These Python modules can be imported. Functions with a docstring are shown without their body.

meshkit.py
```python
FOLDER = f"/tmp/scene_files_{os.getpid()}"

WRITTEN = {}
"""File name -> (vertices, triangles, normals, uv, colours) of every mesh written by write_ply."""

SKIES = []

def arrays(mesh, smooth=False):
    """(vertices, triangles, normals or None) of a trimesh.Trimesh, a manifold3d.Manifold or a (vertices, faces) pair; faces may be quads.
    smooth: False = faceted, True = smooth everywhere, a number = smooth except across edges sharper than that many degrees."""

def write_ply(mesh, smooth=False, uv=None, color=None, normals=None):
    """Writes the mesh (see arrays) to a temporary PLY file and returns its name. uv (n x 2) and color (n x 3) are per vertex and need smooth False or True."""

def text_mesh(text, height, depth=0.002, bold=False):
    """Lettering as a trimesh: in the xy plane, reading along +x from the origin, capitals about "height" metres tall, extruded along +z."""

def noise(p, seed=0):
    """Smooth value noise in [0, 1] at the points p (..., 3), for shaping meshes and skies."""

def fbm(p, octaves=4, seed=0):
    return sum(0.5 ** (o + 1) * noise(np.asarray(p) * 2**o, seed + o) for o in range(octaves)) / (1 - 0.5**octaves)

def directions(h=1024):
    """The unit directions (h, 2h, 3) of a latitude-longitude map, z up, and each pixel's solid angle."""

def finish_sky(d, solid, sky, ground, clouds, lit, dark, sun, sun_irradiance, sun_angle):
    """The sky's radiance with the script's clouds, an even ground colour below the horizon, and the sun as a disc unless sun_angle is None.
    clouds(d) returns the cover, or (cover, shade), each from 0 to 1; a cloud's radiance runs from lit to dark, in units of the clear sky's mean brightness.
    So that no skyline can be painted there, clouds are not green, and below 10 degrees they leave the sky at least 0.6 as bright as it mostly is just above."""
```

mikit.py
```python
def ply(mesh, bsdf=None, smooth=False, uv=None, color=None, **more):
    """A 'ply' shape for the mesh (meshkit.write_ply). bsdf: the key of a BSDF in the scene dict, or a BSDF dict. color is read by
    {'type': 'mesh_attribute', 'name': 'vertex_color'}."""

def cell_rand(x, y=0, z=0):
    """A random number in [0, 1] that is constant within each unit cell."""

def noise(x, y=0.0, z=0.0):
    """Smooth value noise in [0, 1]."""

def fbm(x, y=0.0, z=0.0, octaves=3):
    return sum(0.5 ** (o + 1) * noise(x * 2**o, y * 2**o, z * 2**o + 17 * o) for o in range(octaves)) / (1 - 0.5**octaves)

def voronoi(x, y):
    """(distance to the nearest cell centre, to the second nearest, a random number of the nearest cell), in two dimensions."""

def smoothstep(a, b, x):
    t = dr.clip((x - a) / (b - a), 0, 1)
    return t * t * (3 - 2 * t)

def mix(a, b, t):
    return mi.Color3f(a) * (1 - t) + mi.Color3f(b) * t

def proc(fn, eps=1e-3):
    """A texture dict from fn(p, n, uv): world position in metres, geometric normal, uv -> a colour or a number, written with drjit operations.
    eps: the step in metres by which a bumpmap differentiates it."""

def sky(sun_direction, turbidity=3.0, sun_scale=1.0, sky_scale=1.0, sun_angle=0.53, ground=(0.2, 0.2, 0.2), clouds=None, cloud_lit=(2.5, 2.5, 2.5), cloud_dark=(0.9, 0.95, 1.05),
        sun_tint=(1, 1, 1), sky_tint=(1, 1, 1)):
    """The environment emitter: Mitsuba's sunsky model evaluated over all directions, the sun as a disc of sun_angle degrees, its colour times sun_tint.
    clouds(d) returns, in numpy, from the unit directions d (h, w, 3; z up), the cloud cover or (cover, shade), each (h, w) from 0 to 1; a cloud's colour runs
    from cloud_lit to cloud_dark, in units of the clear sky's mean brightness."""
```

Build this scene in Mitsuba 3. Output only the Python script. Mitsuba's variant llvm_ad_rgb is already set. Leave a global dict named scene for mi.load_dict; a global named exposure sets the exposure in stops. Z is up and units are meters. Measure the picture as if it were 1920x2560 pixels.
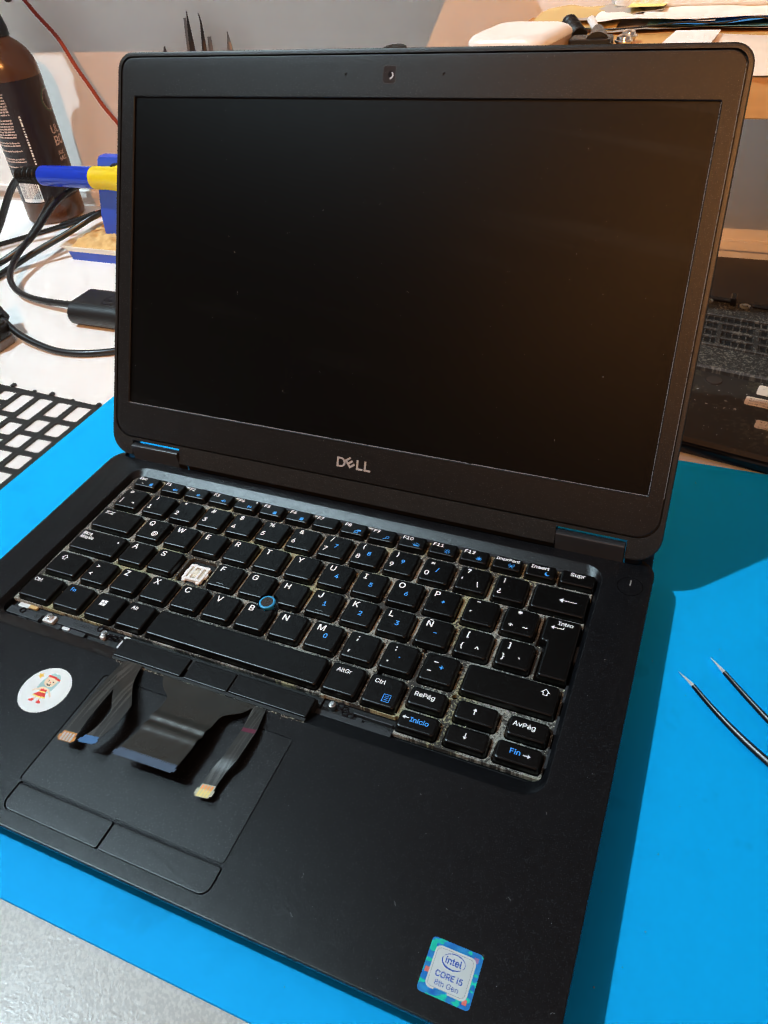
import math, random
import numpy as np, trimesh, drjit as dr
import mitsuba as mi
import mikit, meshkit
import manifold3d as m3
import mapbox_earcut
from shapely import geometry as sg, affinity as sa
from shapely.ops import unary_union
from scipy.interpolate import CubicSpline, PchipInterpolator

random.seed(7)
RNG = np.random.default_rng(7)
scene, labels = {}, {}
T = mi.ScalarTransform4f
# Everything is modelled in millimetres in the frame of the open machine: x right, y back, z = 0 on its palm rest; the desk top is z = -20.
ZT = 20.0
def W3(p): return [p[0] * .001, p[1] * .001, (p[2] + ZT) * .001]

# ---------------------------------------------------------------- camera, lamps, exposure
CAM = (334.979, -70.248, 278.812)
ROT = np.array([[0.919094, 0.38498, -0.083999], [0.179154, -0.59814, -0.78111], [-0.350955, 0.702865, -0.618718]])
FOV = 53.1381
PPX, PPY = -0.00511, 0.03686
M = np.eye(4)
M[:3, 0], M[:3, 1], M[:3, 2], M[:3, 3] = -ROT[0], -ROT[1], ROT[2], W3(CAM)
scene['camera'] = {'type': 'perspective', 'fov': FOV, 'fov_axis': 'x', 'to_world': T(M.tolist()), 'near_clip': .01, 'far_clip': 30.0,
                   'principal_point_offset_x': PPX, 'principal_point_offset_y': PPY}
exposure = 0.0

def lamp(key, pos, r, rgb, label, cat):
    scene[key] = {'type': 'sphere', 'center': W3(pos), 'radius': r * .001, 'emitter': {'type': 'area', 'radiance': {'type': 'rgb', 'value': rgb}},
                  'bsdf': {'type': 'diffuse', 'reflectance': {'type': 'rgb', 'value': [.5, .5, .5]}}}
    labels[key] = {'label': label, 'category': cat}
lamp('work_lamp', (-902, -207, 1778), 25, [4000, 5350, 6000], 'bright cool white bulb high to the left of the desk', 'lamp')
# warm lamp behind the viewer, aimed at the wall; cone imitates the viewer's shadow
scene['room_lamp'] = {'type': 'spot', 'to_world': T().look_at(origin=W3((650, -1130, 1220)), target=W3((-40, 690, 120)), up=[0, 0, 1]),
                      'intensity': {'type': 'rgb', 'value': [7.8, 3.1, .8]}, 'beam_width': 9.5, 'cutoff_angle': 15.5}
scene['fill_panel'] = {'type': 'rectangle', 'to_world': T().translate(W3((-1700, 500, 2300))).rotate([1, 0, 0], 180).scale([.9, 1.3, 1]),
                          'emitter': {'type': 'area', 'radiance': {'type': 'rgb', 'value': [.10, .14, .20]}},
                          'bsdf': {'type': 'diffuse', 'reflectance': {'type': 'rgb', 'value': [.6, .6, .6]}}}
labels['fill_panel'] = {'label': 'added soft fill panel far up on the left, out of view', 'category': 'fill panel'}  # emitter added out of view as soft overhead fill
scene['room_glow'] = {'type': 'constant', 'radiance': {'type': 'rgb', 'value': [.25, .190, .168]}}

# ---------------------------------------------------------------- materials
noise, fbm, smoothstep, mix, cell_rand, voronoi = mikit.noise, mikit.fbm, mikit.smoothstep, mikit.mix, mikit.cell_rand, mikit.voronoi
def rgb(c): return {'type': 'rgb', 'value': list(c)} if not isinstance(c, dict) else c
def mat(key, color, rough=.5, metallic=0., spec=.5, bump=None, two=False, **more):
    d = {'type': 'principled', 'base_color': rgb(color), 'roughness': rough, 'metallic': metallic, 'specular': spec, **more}
    if bump: d = {'type': 'bumpmap', 'relief': mikit.proc(bump[0], eps=bump[2]), 'scale': bump[1], 'bsdf': d}
    scene['mat_' + key] = {'type': 'twosided', 'bsdf': d} if two else d
    return key
def grain(s):
    return lambda p, n, uv: noise(p.x * s, p.y * s, p.z * s) + .5 * noise(p.x * s * 2.1 + 7, p.y * s * 2.1, p.z * s * 2.1)
def plastic(key, color, alpha, ior=1.5, bump=None):
    d = {'type': 'roughplastic', 'distribution': 'beckmann', 'diffuse_reflectance': rgb(color), 'alpha': alpha, 'int_ior': ior, 'nonlinear': False}
    if bump: d = {'type': 'bumpmap', 'relief': mikit.proc(bump[0], eps=bump[2]), 'scale': bump[1], 'bsdf': d}
    scene['mat_' + key] = d
g_fine, g_mid, g_peel = grain(3200), grain(1500), grain(520)
g_spark = grain(2300)
def fleck(lo, hi, s=2500., t=.72):
    return lambda p, n, uv: mix(lo, hi, smoothstep(t, t + .14, noise(p.x * s, p.y * s, p.z * s))) * (.8 + .4 * noise(p.x * 900, p.y * 900, p.z * 900))
plastic('shell', mikit.proc(fleck((.0048, .0050, .0060), (.013, .0135, .015))), .14, 1.40, bump=(g_spark, .000020, 6e-5))
plastic('lid_metal', mikit.proc(fleck((.013, .013, .0125), (.034, .034, .034))), .16, 1.37, bump=(g_spark, .000026, 6e-5))
plastic('bezel', mikit.proc(fleck((.0058, .0059, .0060), (.025, .0255, .026))), .20, 1.36, bump=(g_spark, .000026, 6e-5))
plastic('pad', mikit.proc(fleck((.0062, .0064, .0072), (.022, .022, .024), 2300., .68)), .155, 1.46, bump=(g_spark, .000030, 6e-5))
plastic('button', mikit.proc(fleck((.0062, .0064, .0072), (.016, .016, .018))), .15, 1.43, bump=(g_spark, .000018, 6e-5))
plastic('keycap', (.0028, .0028, .0028), .12, 1.36)
plastic('mousekey', (.0036, .0036, .0037), .13, 1.39)
def fn_smear(p, n, uv):
    w = smoothstep(.56, .80, fbm(p.x * 9 + p.z * 14, p.z * 190 + p.x * 22, 2.0, 3)) * smoothstep(.35, .7, fbm(p.x * 7, p.z * 11, 6.0, 2))
    return mix((.0007, .0007, .0006), (.0055, .0056, .0050), w)
plastic('screen', mikit.proc(fn_smear), .20, 1.245)
plastic('tweezer', (.004, .004, .005), .13, 1.6)
mat('black', (.004, .004, .004), .55)
def fn_screen(p, n, uv): return .24 + .10 * fbm(p.x * 9 + 3, p.z * 45 + p.x * 8, 2.0)
def fn_dust(p, n, uv):
    a = fbm(p.x * 1500, p.y * 1500, 3.0, 3); b = fbm(p.x * 90, p.y * 90, 9.0, 2)
    c = noise(p.x * 4200, p.y * 4200, 1.0)
    t = dr.clip(smoothstep(.40, .70, a + 1.15 * (b - .5)) * (.30 + .95 * c), 0, 1)
    return mix((.045, .043, .039), mix((.36, .355, .31), (.40, .38, .22), smoothstep(.5, .7, fbm(p.x * 60 + 4, p.y * 60, 2.0, 2))), t)
mat('dusty', mikit.proc(fn_dust), .9, spec=.2, bump=(g_mid, .00025, 2e-4))
mat('legend', (.88, .88, .88), .5)
mat('legend_blue', (.05, .36, .92), .5)
mat('crumb', (.52, .49, .38), .9, spec=.2)
mat('lint', (.38, .38, .38), .9, spec=.2)
def fn_mat(p, n, uv): return (1 - .10 * smoothstep(.60, .75, fbm(p.x * 60, p.y * 60, 4.0, 4)) * smoothstep(.5, .7, fbm(p.x * 7, p.y * 7, 3.0))) * mix((.0005, .40, .86), (.0005, .43, .92), fbm(p.x * 9, p.y * 9, 1.0))
mat('blue_mat', mikit.proc(fn_mat), .6, spec=.12, bump=(g_mid, .00003, 2e-4))
mat('desk', (.78, .765, .74), .42, spec=.4, bump=(g_peel, .00011, 3e-4))
mat('wall', (.83, .80, .76), .75, spec=.25, bump=(g_peel, .00012, 3e-4))
mat('white', (.80, .80, .78), .45)
mat('metal_white', (.75, .75, .74), .35, metallic=.3)
mat('steel', (.72, .71, .69), .22, metallic=1.0)
mat('dark_steel', (.16, .13, .11), .35, metallic=.9)
mat('gloss_black', (.004, .004, .006), .12)
mat('rubber', (.008, .008, .008), .38)
mat('cable', (.007, .007, .007), .30)
mat('red_cable', (.30, .022, .010), .45)
mat('blue_plastic', (.030, .085, .56), .32)
mat('blue_handle', (.006, .035, .42), .16)
mat('yellow', (.66, .50, .006), .38)
mat('tray_rim', (.72, .68, .56), .5)
def fn_sponge(p, n, uv): return mix((.60, .38, .14), (.78, .55, .25), fbm(p.x * 260, p.y * 260, p.z * 260))
mat('sponge', mikit.proc(fn_sponge), .9, spec=.2, bump=(g_mid, .0006, 3e-4))
mat('amber', (.085, .034, .014), .22, spec=.5)
mat('label_dark', (.014, .0055, .0045), .35)
mat('label_text', (.50, .36, .30), .6)
mat('label_white', (.80, .78, .74), .5)
mat('label_green', (.02, .05, .02), .5)
mat('label_orange', (.45, .11, .03), .5)
mat('mag', (.10, .008, .03), .5)
mat('glint_silver', (.72, .73, .75), .25, metallic=.8)  # bright metal for the highlight drawn on the camera lens
def fn_wood(p, n, uv):
    g = fbm(p.x * 6, p.y * 70, p.z * 160, 4); return mix((.52, .27, .075), (.70, .40, .14), g)
mat('wood', mikit.proc(fn_wood), .45)
mat('foam', (.80, .76, .68), .85, spec=.2, bump=(grain(330), .0012, 6e-4))
mat('paper', (.78, .74, .68), .7, two=True)
mat('paper_blue', (.03, .22, .55), .5, two=True)
mat('paper_teal', (.10, .22, .21), .5, two=True)
mat('paper_tan', (.58, .40, .16), .7, two=True)
mat('paper_yellow', (.80, .68, .22), .7, two=True)
mat('paper_grey', (.40, .34, .29), .6, two=True)
mat('film', (.74, .62, .50), .28, two=True)
mat('ivory', (.80, .76, .70), .28)
mat('clear_pink', (.50, .40, .34), .2)
mat('fpc', (.026, .024, .020), .30, spec=.5, two=True, bump=(lambda p, n, uv: .5 + .5 * dr.sin(p.x * 5200), .00004, 6e-5))
mat('fpc_flat', mikit.proc(lambda p, n, uv: mix((.022, .020, .017), (.050, .046, .040), smoothstep(.55, .8, noise(p.x * 1400, p.y * 30, 1.0)))), .28, spec=.5, two=True)
mat('fpc_blue', (.055, .15, .32), .3, two=True)
mat('fpc_tip', (.07, .10, .15), .3, two=True, bump=(lambda p, n, uv: .5 + .5 * dr.sin(p.x * 5200), .00006, 6e-5))
mat('tip_beige', (.46, .43, .31), .35, two=True)
mat('copper', (.62, .25, .05), .35, two=True)
mat('gold', (.75, .52, .14), .3, metallic=.6, two=True)
mat('orange', (.85, .26, .03), .4, two=True)
mat('dusty_black', mikit.proc(lambda p, n, uv: mix((.018, .016, .014), (.13, .12, .10), smoothstep(.45, 1.0, fbm(p.x * 900, p.y * 900, 5.0, 3) + .35 * (fbm(p.x * 70, p.y * 45, 2.0) - .5)))), .6)
mat('brown_black', (.030, .022, .018), .42)
mat('stick_blue', (.03, .30, .58), .4)
mat('stick_grey', (.035, .034, .032), .8)
mat('sticker', (.80, .80, .77), .35)
for k, c in dict(hair=(.38, .54, .52), skin=(.85, .62, .42), red=(.72, .035, .02), amberink=(.82, .48, .05), yel=(.92, .70, .16), ink=(.06, .035, .03)).items(): mat(k, c, .5)
def fn_holo(p, n, uv):
    a = cell_rand(dr.floor(p.x * 640), dr.floor(p.y * 640), 3); b = fbm(p.x * 500, p.y * 500, 4.0); c = fbm(p.x * 420 + 5, p.y * 620, 8.0, 2)
    col = mix((.01, .12, .62), (.05, .42, .80), b)
    col = mix(col, (.02, .75, .55), smoothstep(.60, .70, c)); col = mix(col, (.95, .25, .22), smoothstep(.93, .95, a))
    return col
mat('holo', mikit.proc(fn_holo), .22, metallic=.35)
mat('sticker_grey', (.62, .62, .60), .35)
mat('sticker_edge', (.36, .36, .35), .35)
mat('chip_blue', (.02, .07, .40), .4)
mat('desk_dim_grey', mikit.proc(lambda p, n, uv: mix((.44, .375, .330), (.53, .455, .40), smoothstep(.3, .7, fbm(p.x * 1100 + p.y * 300, p.y * 1100, 1.0, 2))) * (.92 + .2 * fbm(p.x * 14, p.y * 14, 1.0))), .34, spec=.5, bump=(grain(1300), .000045, 1.5e-4))  # dimmer light at the desk front is put into this grey
mat('tool_dark', (.05, .042, .038), .35, metallic=.6)
mat('tool_grey', (.30, .28, .27), .3, metallic=.8)
mat('logo_metal', (.40, .38, .37), .35, metallic=.35)
mat('edge_dust', (.20, .20, .205), .9, spec=.2)
mat('hinge', (.020, .021, .023), .30)
mat('inner', (.020, .022, .025), .45)
mat('trim_black', (.010, .009, .008), .45)
mat('red_plastic', (.60, .07, .03), .4)
mat('plug_grey', (.16, .15, .145), .45)
mat('dusty_brown', mikit.proc(lambda p, n, uv: mix((.020, .015, .012), (.046, .038, .024), smoothstep(.5, .95, fbm(p.x * 500, p.y * 500, 5.0, 3) + 1.1 * (fbm(p.x * 40, p.y * 60, 2.0, 2) - .55)))), .5)
mat('added_cabinet_dark', (.055, .042, .034), .5)
mat('sponge_pale', (.52, .50, .40), .6)
mat('lens', (.02, .02, .022), .12)

# ---------------------------------------------------------------- shape helpers (mm)
def numbered(key):
    if key not in scene and key not in labels and not any(k.startswith(key + '__') for k in scene): return key
    i = 1
    while True:
        k = '%s_%03d' % (key, i)
        if k not in scene and k not in labels and not any(q.startswith(k + '__') for q in scene): return k
        i += 1
def to_tm(m):
    if isinstance(m, m3.Manifold):
        q = m.to_mesh(); return trimesh.Trimesh(q.vert_properties[:, :3], q.tri_verts, process=False)
    if isinstance(m, (list, tuple)): return trimesh.util.concatenate([to_tm(x) for x in m])
    return m
def obj(name, mesh, m, parent=None, smooth=30, label=None, kind=None):
    key = numbered(parent + '__' + name if parent else name)
    tm = to_tm(mesh)
    v = np.array(tm.vertices, float); v[:, 2] += ZT
    scene[key] = mikit.ply(trimesh.Trimesh(v * .001, tm.faces, process=False), 'mat_' + m, smooth=smooth)
    if label or kind:
        labels[key] = {}
        if label: labels[key]['label'] = label
        if kind: labels[key]['kind'] = kind
    return key
def thing(name, label, cat, group=None):
    key = numbered(name); labels[key] = {'label': label, 'category': cat}
    if group: labels[key]['group'] = group
    return key
def tag(key, label, cat, group=None):
    labels[key] = {'label': label, 'category': cat}
    if group: labels[key]['group'] = group
    return key
def struct(name, mesh, m):
    k = obj(name, mesh, m); labels[k] = {'kind': 'structure'}; return k
def man(m):
    if isinstance(m, m3.Manifold): return m
    tm = trimesh.Trimesh(m.vertices, m.faces, process=False); tm.merge_vertices()
    return m3.Manifold(m3.Mesh(np.asarray(tm.vertices, np.float32), np.asarray(tm.faces, np.uint32)))
def polys(g): return [p for p in getattr(g, 'geoms', [g]) if p.geom_type == 'Polygon' and p.area > 1e-6]
def ext(g, z0, z1):
    out = []
    for p in polys(g):
        p = sg.polygon.orient(p)
        cs = m3.CrossSection([np.asarray(r.coords)[:-1] for r in (p.exterior, *p.interiors)], m3.FillRule.EvenOdd)
        out.append(cs.extrude(z1 - z0).translate([0, 0, z0]))
    r = out[0]
    for o in out[1:]: r = r + o
    return r
def rr(x0, y0, x1, y1, r, n=6):
    return sg.Polygon(rpoly([(x0, y0), (x1, y0), (x1, y1), (x0, y1)], r, 0, n))
def rpoly(c, r, inset=0., n=6):
    """Corners (counter-clockwise), every edge moved in by inset, every corner rounded; always len(c) * n points."""
    c = np.asarray(c, float); k = len(c); out = []
    ins = np.broadcast_to(inset, (k,))
    off = []
    for i in range(k):
        d = c[(i + 1) % k] - c[i]; d /= np.linalg.norm(d); nrm = np.array([-d[1], d[0]])
        off.append((c[i] + nrm * ins[i], d))
    pts = []
    for i in range(k):
        (a, da), (b, db) = off[i - 1], off[i]
        t = np.linalg.solve(np.stack([da, -db], 1), b - a); pts.append(a + da * t[0])
    rad = np.broadcast_to(r, (k,))
    for i in range(k):
        p, a, b = pts[i], off[i - 1][1], off[i][1]
        cr = a[0] * b[1] - a[1] * b[0]; dt = np.clip(a @ b, -1, 1); ang = math.atan2(cr, dt)
        ri = max(rad[i], 1e-3); tl = ri * abs(math.tan(ang / 2)); p0 = p - a * tl
        nrm = np.array([-a[1], a[0]]) * np.sign(ang); cen = p0 + nrm * ri
        for s in np.linspace(0, 1, n):
            th = ang * s; v = p0 - cen
            out.append(cen + [v[0] * math.cos(th) - v[1] * math.sin(th), v[0] * math.sin(th) + v[1] * math.cos(th)])
    return np.array(out)
def cap(ring, flip):
    t = mapbox_earcut.triangulate_float64(ring[:, :2].astype(float), np.array([len(ring)], np.uint32)).reshape(-1, 3).astype(int)
    a = ring[t[:, 0], :2]; b = ring[t[:, 1], :2]; c = ring[t[:, 2], :2]
    s = np.cross(b - a, c - a) if len(t) else np.zeros(0)
    t[s < 0] = t[s < 0][:, ::-1]
    return t[:, ::-1] if flip else t
def loft(rings, bottom=True, top=True):
    """rings: (n, 3) arrays from low to high, counter-clockwise seen from +z."""
    n = len(rings[0]); f = []
    i = np.arange(n); j = (i + 1) % n
    for k in range(len(rings) - 1):
        a, b = k * n, (k + 1) * n
        f += [np.stack([a + i, a + j, b + j], 1), np.stack([a + i, b + j, b + i], 1)]
    if bottom: f.append(cap(rings[0], True))
    if top: f.append(cap(rings[-1], False) + (len(rings) - 1) * n)
    return trimesh.Trimesh(np.vstack(rings), np.vstack(f), process=False)
def lift(p, z): return np.column_stack([p, np.full(len(p), z)])
def rbox(x0, x1, y0, y1, z0, z1, r=1., b=.4, n=4):
    c = [(x0, y0), (x1, y0), (x1, y1), (x0, y1)]
    return loft([lift(rpoly(c, max(r - b, .02), b, n), z0), lift(rpoly(c, r, 0, n), z0 + b), lift(rpoly(c, r, 0, n), z1 - b),
                 lift(rpoly(c, r * .95, b * .3, n), z1 - b * .3), lift(rpoly(c, max(r - b, .02), b, n), z1)])
def cylz(x, y, r, z0, z1, n=24, b=0.):
    a = np.arange(n) / n * 2 * np.pi; ring = lambda q, z: np.column_stack([x + q * np.cos(a), y + q * np.sin(a), np.full(n, z)])
    R = [ring(r, z0), ring(r, z1)] if not b else [ring(r, z0), ring(r, z1 - b), ring(r - b * .3, z1 - b * .3), ring(r - b, z1)]
    return loft(R)
def lathe(x, y, prof, n=48):
    a = np.arange(n) / n * 2 * np.pi
    return loft([np.column_stack([x + r * np.cos(a), y + r * np.sin(a), np.full(n, z)]) for r, z in prof])
def spline(pts, n=40):
    p = np.asarray(pts, float); d = np.r_[0, np.cumsum(np.linalg.norm(np.diff(p, axis=0), axis=1))]
    return CubicSpline(d, p)(np.linspace(0, d[-1], n))
def tube(pts, r, sides=10, n=60, smooth=True):
    p = spline(pts, n) if smooth else np.asarray(pts, float)
    n = len(p); t = np.gradient(p, axis=0); t /= np.linalg.norm(t, axis=1, keepdims=True)
    u = np.zeros_like(p); ref = np.array([0, 0, 1.]) if abs(t[0, 2]) < .9 else np.array([1., 0, 0])
    for i in range(n):
        ref = ref - (ref @ t[i]) * t[i]; ref /= np.linalg.norm(ref); u[i] = ref
    w = np.cross(t, u); a = np.arange(sides) / sides * 2 * np.pi
    rad = np.broadcast_to(r, (n,)).astype(float)
    v = p[:, None] + rad[:, None, None] * (np.cos(a)[None, :, None] * u[:, None] + np.sin(a)[None, :, None] * w[:, None])
    f = []; i = np.arange(sides); j = (i + 1) % sides
    for k in range(n - 1):
        A, B = k * sides, (k + 1) * sides
        f += [np.stack([A + i, A + j, B + j], 1), np.stack([A + i, B + j, B + i], 1)]
    V = np.vstack([v.reshape(-1, 3), p[:1], p[-1:]]); c0, c1 = n * sides, n * sides + 1
    f += [np.stack([j, i, np.full(sides, c0)], 1), np.stack([(n - 1) * sides + i, (n - 1) * sides + j, np.full(sides, c1)], 1)]
    return trimesh.Trimesh(V, np.vstack(f), process=False)
def band(L, Rr, th=.15, n=30, across=8, sag=None):
    """A thin ribbon between two edge polylines."""
    a, b = spline_m(L, n), spline_m(Rr, n); s = np.linspace(0, 1, across)
    P = a[:, None] * (1 - s)[None, :, None] + b[:, None] * s[None, :, None]
    if sag is not None: P[:, :, 2] += sag(np.linspace(0, 1, n)[:, None], s[None, :])
    return sheet(P, th)
def spline_m(p, n):
    p = np.asarray(p, float); d = np.r_[0, np.cumsum(np.linalg.norm(np.diff(p, axis=0), axis=1))]
    return PchipInterpolator(d / d[-1], p)(np.linspace(0, 1, n))
def sheet(P, th):
    n, m = P.shape[:2]
    du, dv = np.gradient(P, axis=0), np.gradient(P, axis=1); N = np.cross(du, dv); N /= np.linalg.norm(N, axis=2, keepdims=True) + 1e-12
    if N[..., 2].mean() < 0: N = -N
    A = (P + N * th / 2).reshape(-1, 3); B = (P - N * th / 2).reshape(-1, 3)
    i, j = np.meshgrid(np.arange(n - 1), np.arange(m - 1), indexing='ij'); q = np.stack([i * m + j, (i + 1) * m + j, (i + 1) * m + j + 1, i * m + j + 1], -1).reshape(-1, 4)
    top = np.vstack([q[:, [0, 1, 2]], q[:, [0, 2, 3]]])
    tv = A[top[0]]; nz = np.cross(tv[1] - tv[0], tv[2] - tv[0])
    if nz @ N.reshape(-1, 3)[top[0, 0]] < 0: top = top[:, ::-1]
    idx = np.arange(n * m).reshape(n, m); edge = np.r_[idx[0, :-1], idx[:-1, -1], idx[-1, :0:-1], idx[:0:-1, 0]]; e2 = np.roll(edge, -1); o = n * m
    side = np.vstack([np.stack([edge, e2, e2 + o], 1), np.stack([edge, e2 + o, edge + o], 1)])
    return trimesh.Trimesh(np.vstack([A, B]), np.vstack([top, top[:, ::-1] + o, side]), process=False)
def move(m, dx=0, dy=0, dz=0):
    m = to_tm(m).copy(); m.vertices = m.vertices + [dx, dy, dz]; return m
_txt = {}
def text(s, h, bold=False, depth=.05, sx=1.):
    k = (s, bold)
    if k not in _txt: _txt[k] = meshkit.text_mesh(s, 1.0, 1.0, bold)
    m = _txt[k].copy(); m.vertices = m.vertices * [h * sx, h, depth]; return m
def txt_at(s, x, y, z, h, bold=False, center=False, rot=0, sx=1., depth=.05):
    m = text(s, h, bold, depth, sx)
    if center: m.vertices = m.vertices - [(m.bounds[0, 0] + m.bounds[1, 0]) / 2, 0, 0]
    else: m.vertices = m.vertices - [m.bounds[0, 0], 0, 0]
    if rot:
        c, s_ = math.cos(rot), math.sin(rot); m.vertices = m.vertices @ np.array([[c, -s_, 0], [s_, c, 0], [0, 0, 1]]).T
    return move(m, x, y, z)
def flat(g, z, th=.05): return to_tm(ext(g, z, z + th))
def line(pts, w): return sg.LineString(pts).buffer(w / 2, cap_style=2, join_style=2)

def speck(x, y, z, s):
    p = RNG.normal(size=(4, 3)); p /= np.linalg.norm(p, axis=1, keepdims=True); p *= s; p[:, 2] *= .5; p = p - [0, 0, p[:, 2].min()] + [x, y, z]
    m = trimesh.Trimesh(p, [[0, 1, 2], [0, 3, 1], [0, 2, 3], [1, 3, 2]], process=False)
    if np.cross(p[1] - p[0], p[2] - p[0]) @ (p[3] - p[0]) > 0: m.invert()
    return m
# ---------------------------------------------------------------- setting: desk, wall
desk = obj('desk', rbox(-1000, 1000, -13.5, 659, -45, -20, 2, 1), 'desk')
tag(desk, 'white laminate desk top under the blue mat and the laptop', 'desk')
fd = obj('dim_desk_front', rbox(-1000, 1000, -420, -14, -46, -20.05, 2, 1), 'desk_dim_grey')  # separate slab for the desk front, coloured grey for its dimmer light
tag(fd, 'pebbled front strip of the desk before the blue mat, its dimmer light put into a grey colour', 'table')
def skew(m):
    m = to_tm(m).copy(); m.vertices[:, 1] -= .0267 * m.vertices[:, 0]; return m
struct('wall', skew(rbox(-1100, 1100, 676.4, 730, -420, 900, 1, .3)), 'wall')
# shelf boards and an added dark cabinet above the picture; the boards keep both lamps off the upper wall
ws = thing('wall_shelf', 'long white shelf boards on the wall above the desk, out of sight', 'shelf')
obj('board', skew(rbox(-428, 102, 517, 675, 240, 256, 2, .5)), 'wall', ws)
obj('board', skew(rbox(-1050, -428.5, 622, 675, 240, 256, 2, .5)), 'wall', ws)
wc = tag(obj('added_cabinet', skew(rbox(-1050, 1050, 566, 675, 440, 890, 3, .6)), 'added_cabinet_dark'), 'added unseen dark cabinet above the shelf boards to darken reflections', 'cabinet')  # added so the keys mirror something dark instead of lit wall
mt = obj('repair_mat', rbox(-71.6, 760, -17.5, 331, -19.97, -18, 2, .25), 'blue_mat')
obj('specks', [speck(RNG.uniform(-70, 420), RNG.uniform(-16, 330), -18, abs(RNG.normal(.22, .12)) + .08) for _ in range(170)], 'lint', mt, smooth=False, kind='stuff')
tag(mt, 'bright blue repair mat lying on the white desk under the laptop', 'mat')

# ---------------------------------------------------------------- the open laptop
lap = thing('laptop', 'open black laptop with its loose keyboard pulled up and dark screen', 'laptop')
SH = math.radians(26.719); LS, LC = math.sin(SH), math.cos(SH)
def LID(m):
    m = to_tm(m).copy(); u, v, n = m.vertices.T
    m.vertices = np.column_stack([u, 230.4 + v * LS - n * LC, 32.2 + v * LC + n * LS]); return m
D = [(0, 0), (332, 0), (332, 221), (0, 221)]
rd = [9, 9, 11, 11]
deck = man(loft([lift(rpoly(D, rd, (10, 6, 5, 6)), -16), lift(rpoly(D, rd, (2.2, 1.2, 1.2, 1.2)), -6), lift(rpoly(D, rd, (.3, .2, .2, .2)), -3), lift(rpoly(D, rd, 0), -2),
                 lift(rpoly(D, rd, 0), -.8), lift(rpoly(D, rd, .22), -.25), lift(rpoly(D, rd, .75), 0)]))
def wl(x0, y0, x1, y1, r, z): return lift(rpoly([(x0, y0), (x1, y0), (x1, y1), (x0, y1)], r, 0, 8), z)
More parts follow.
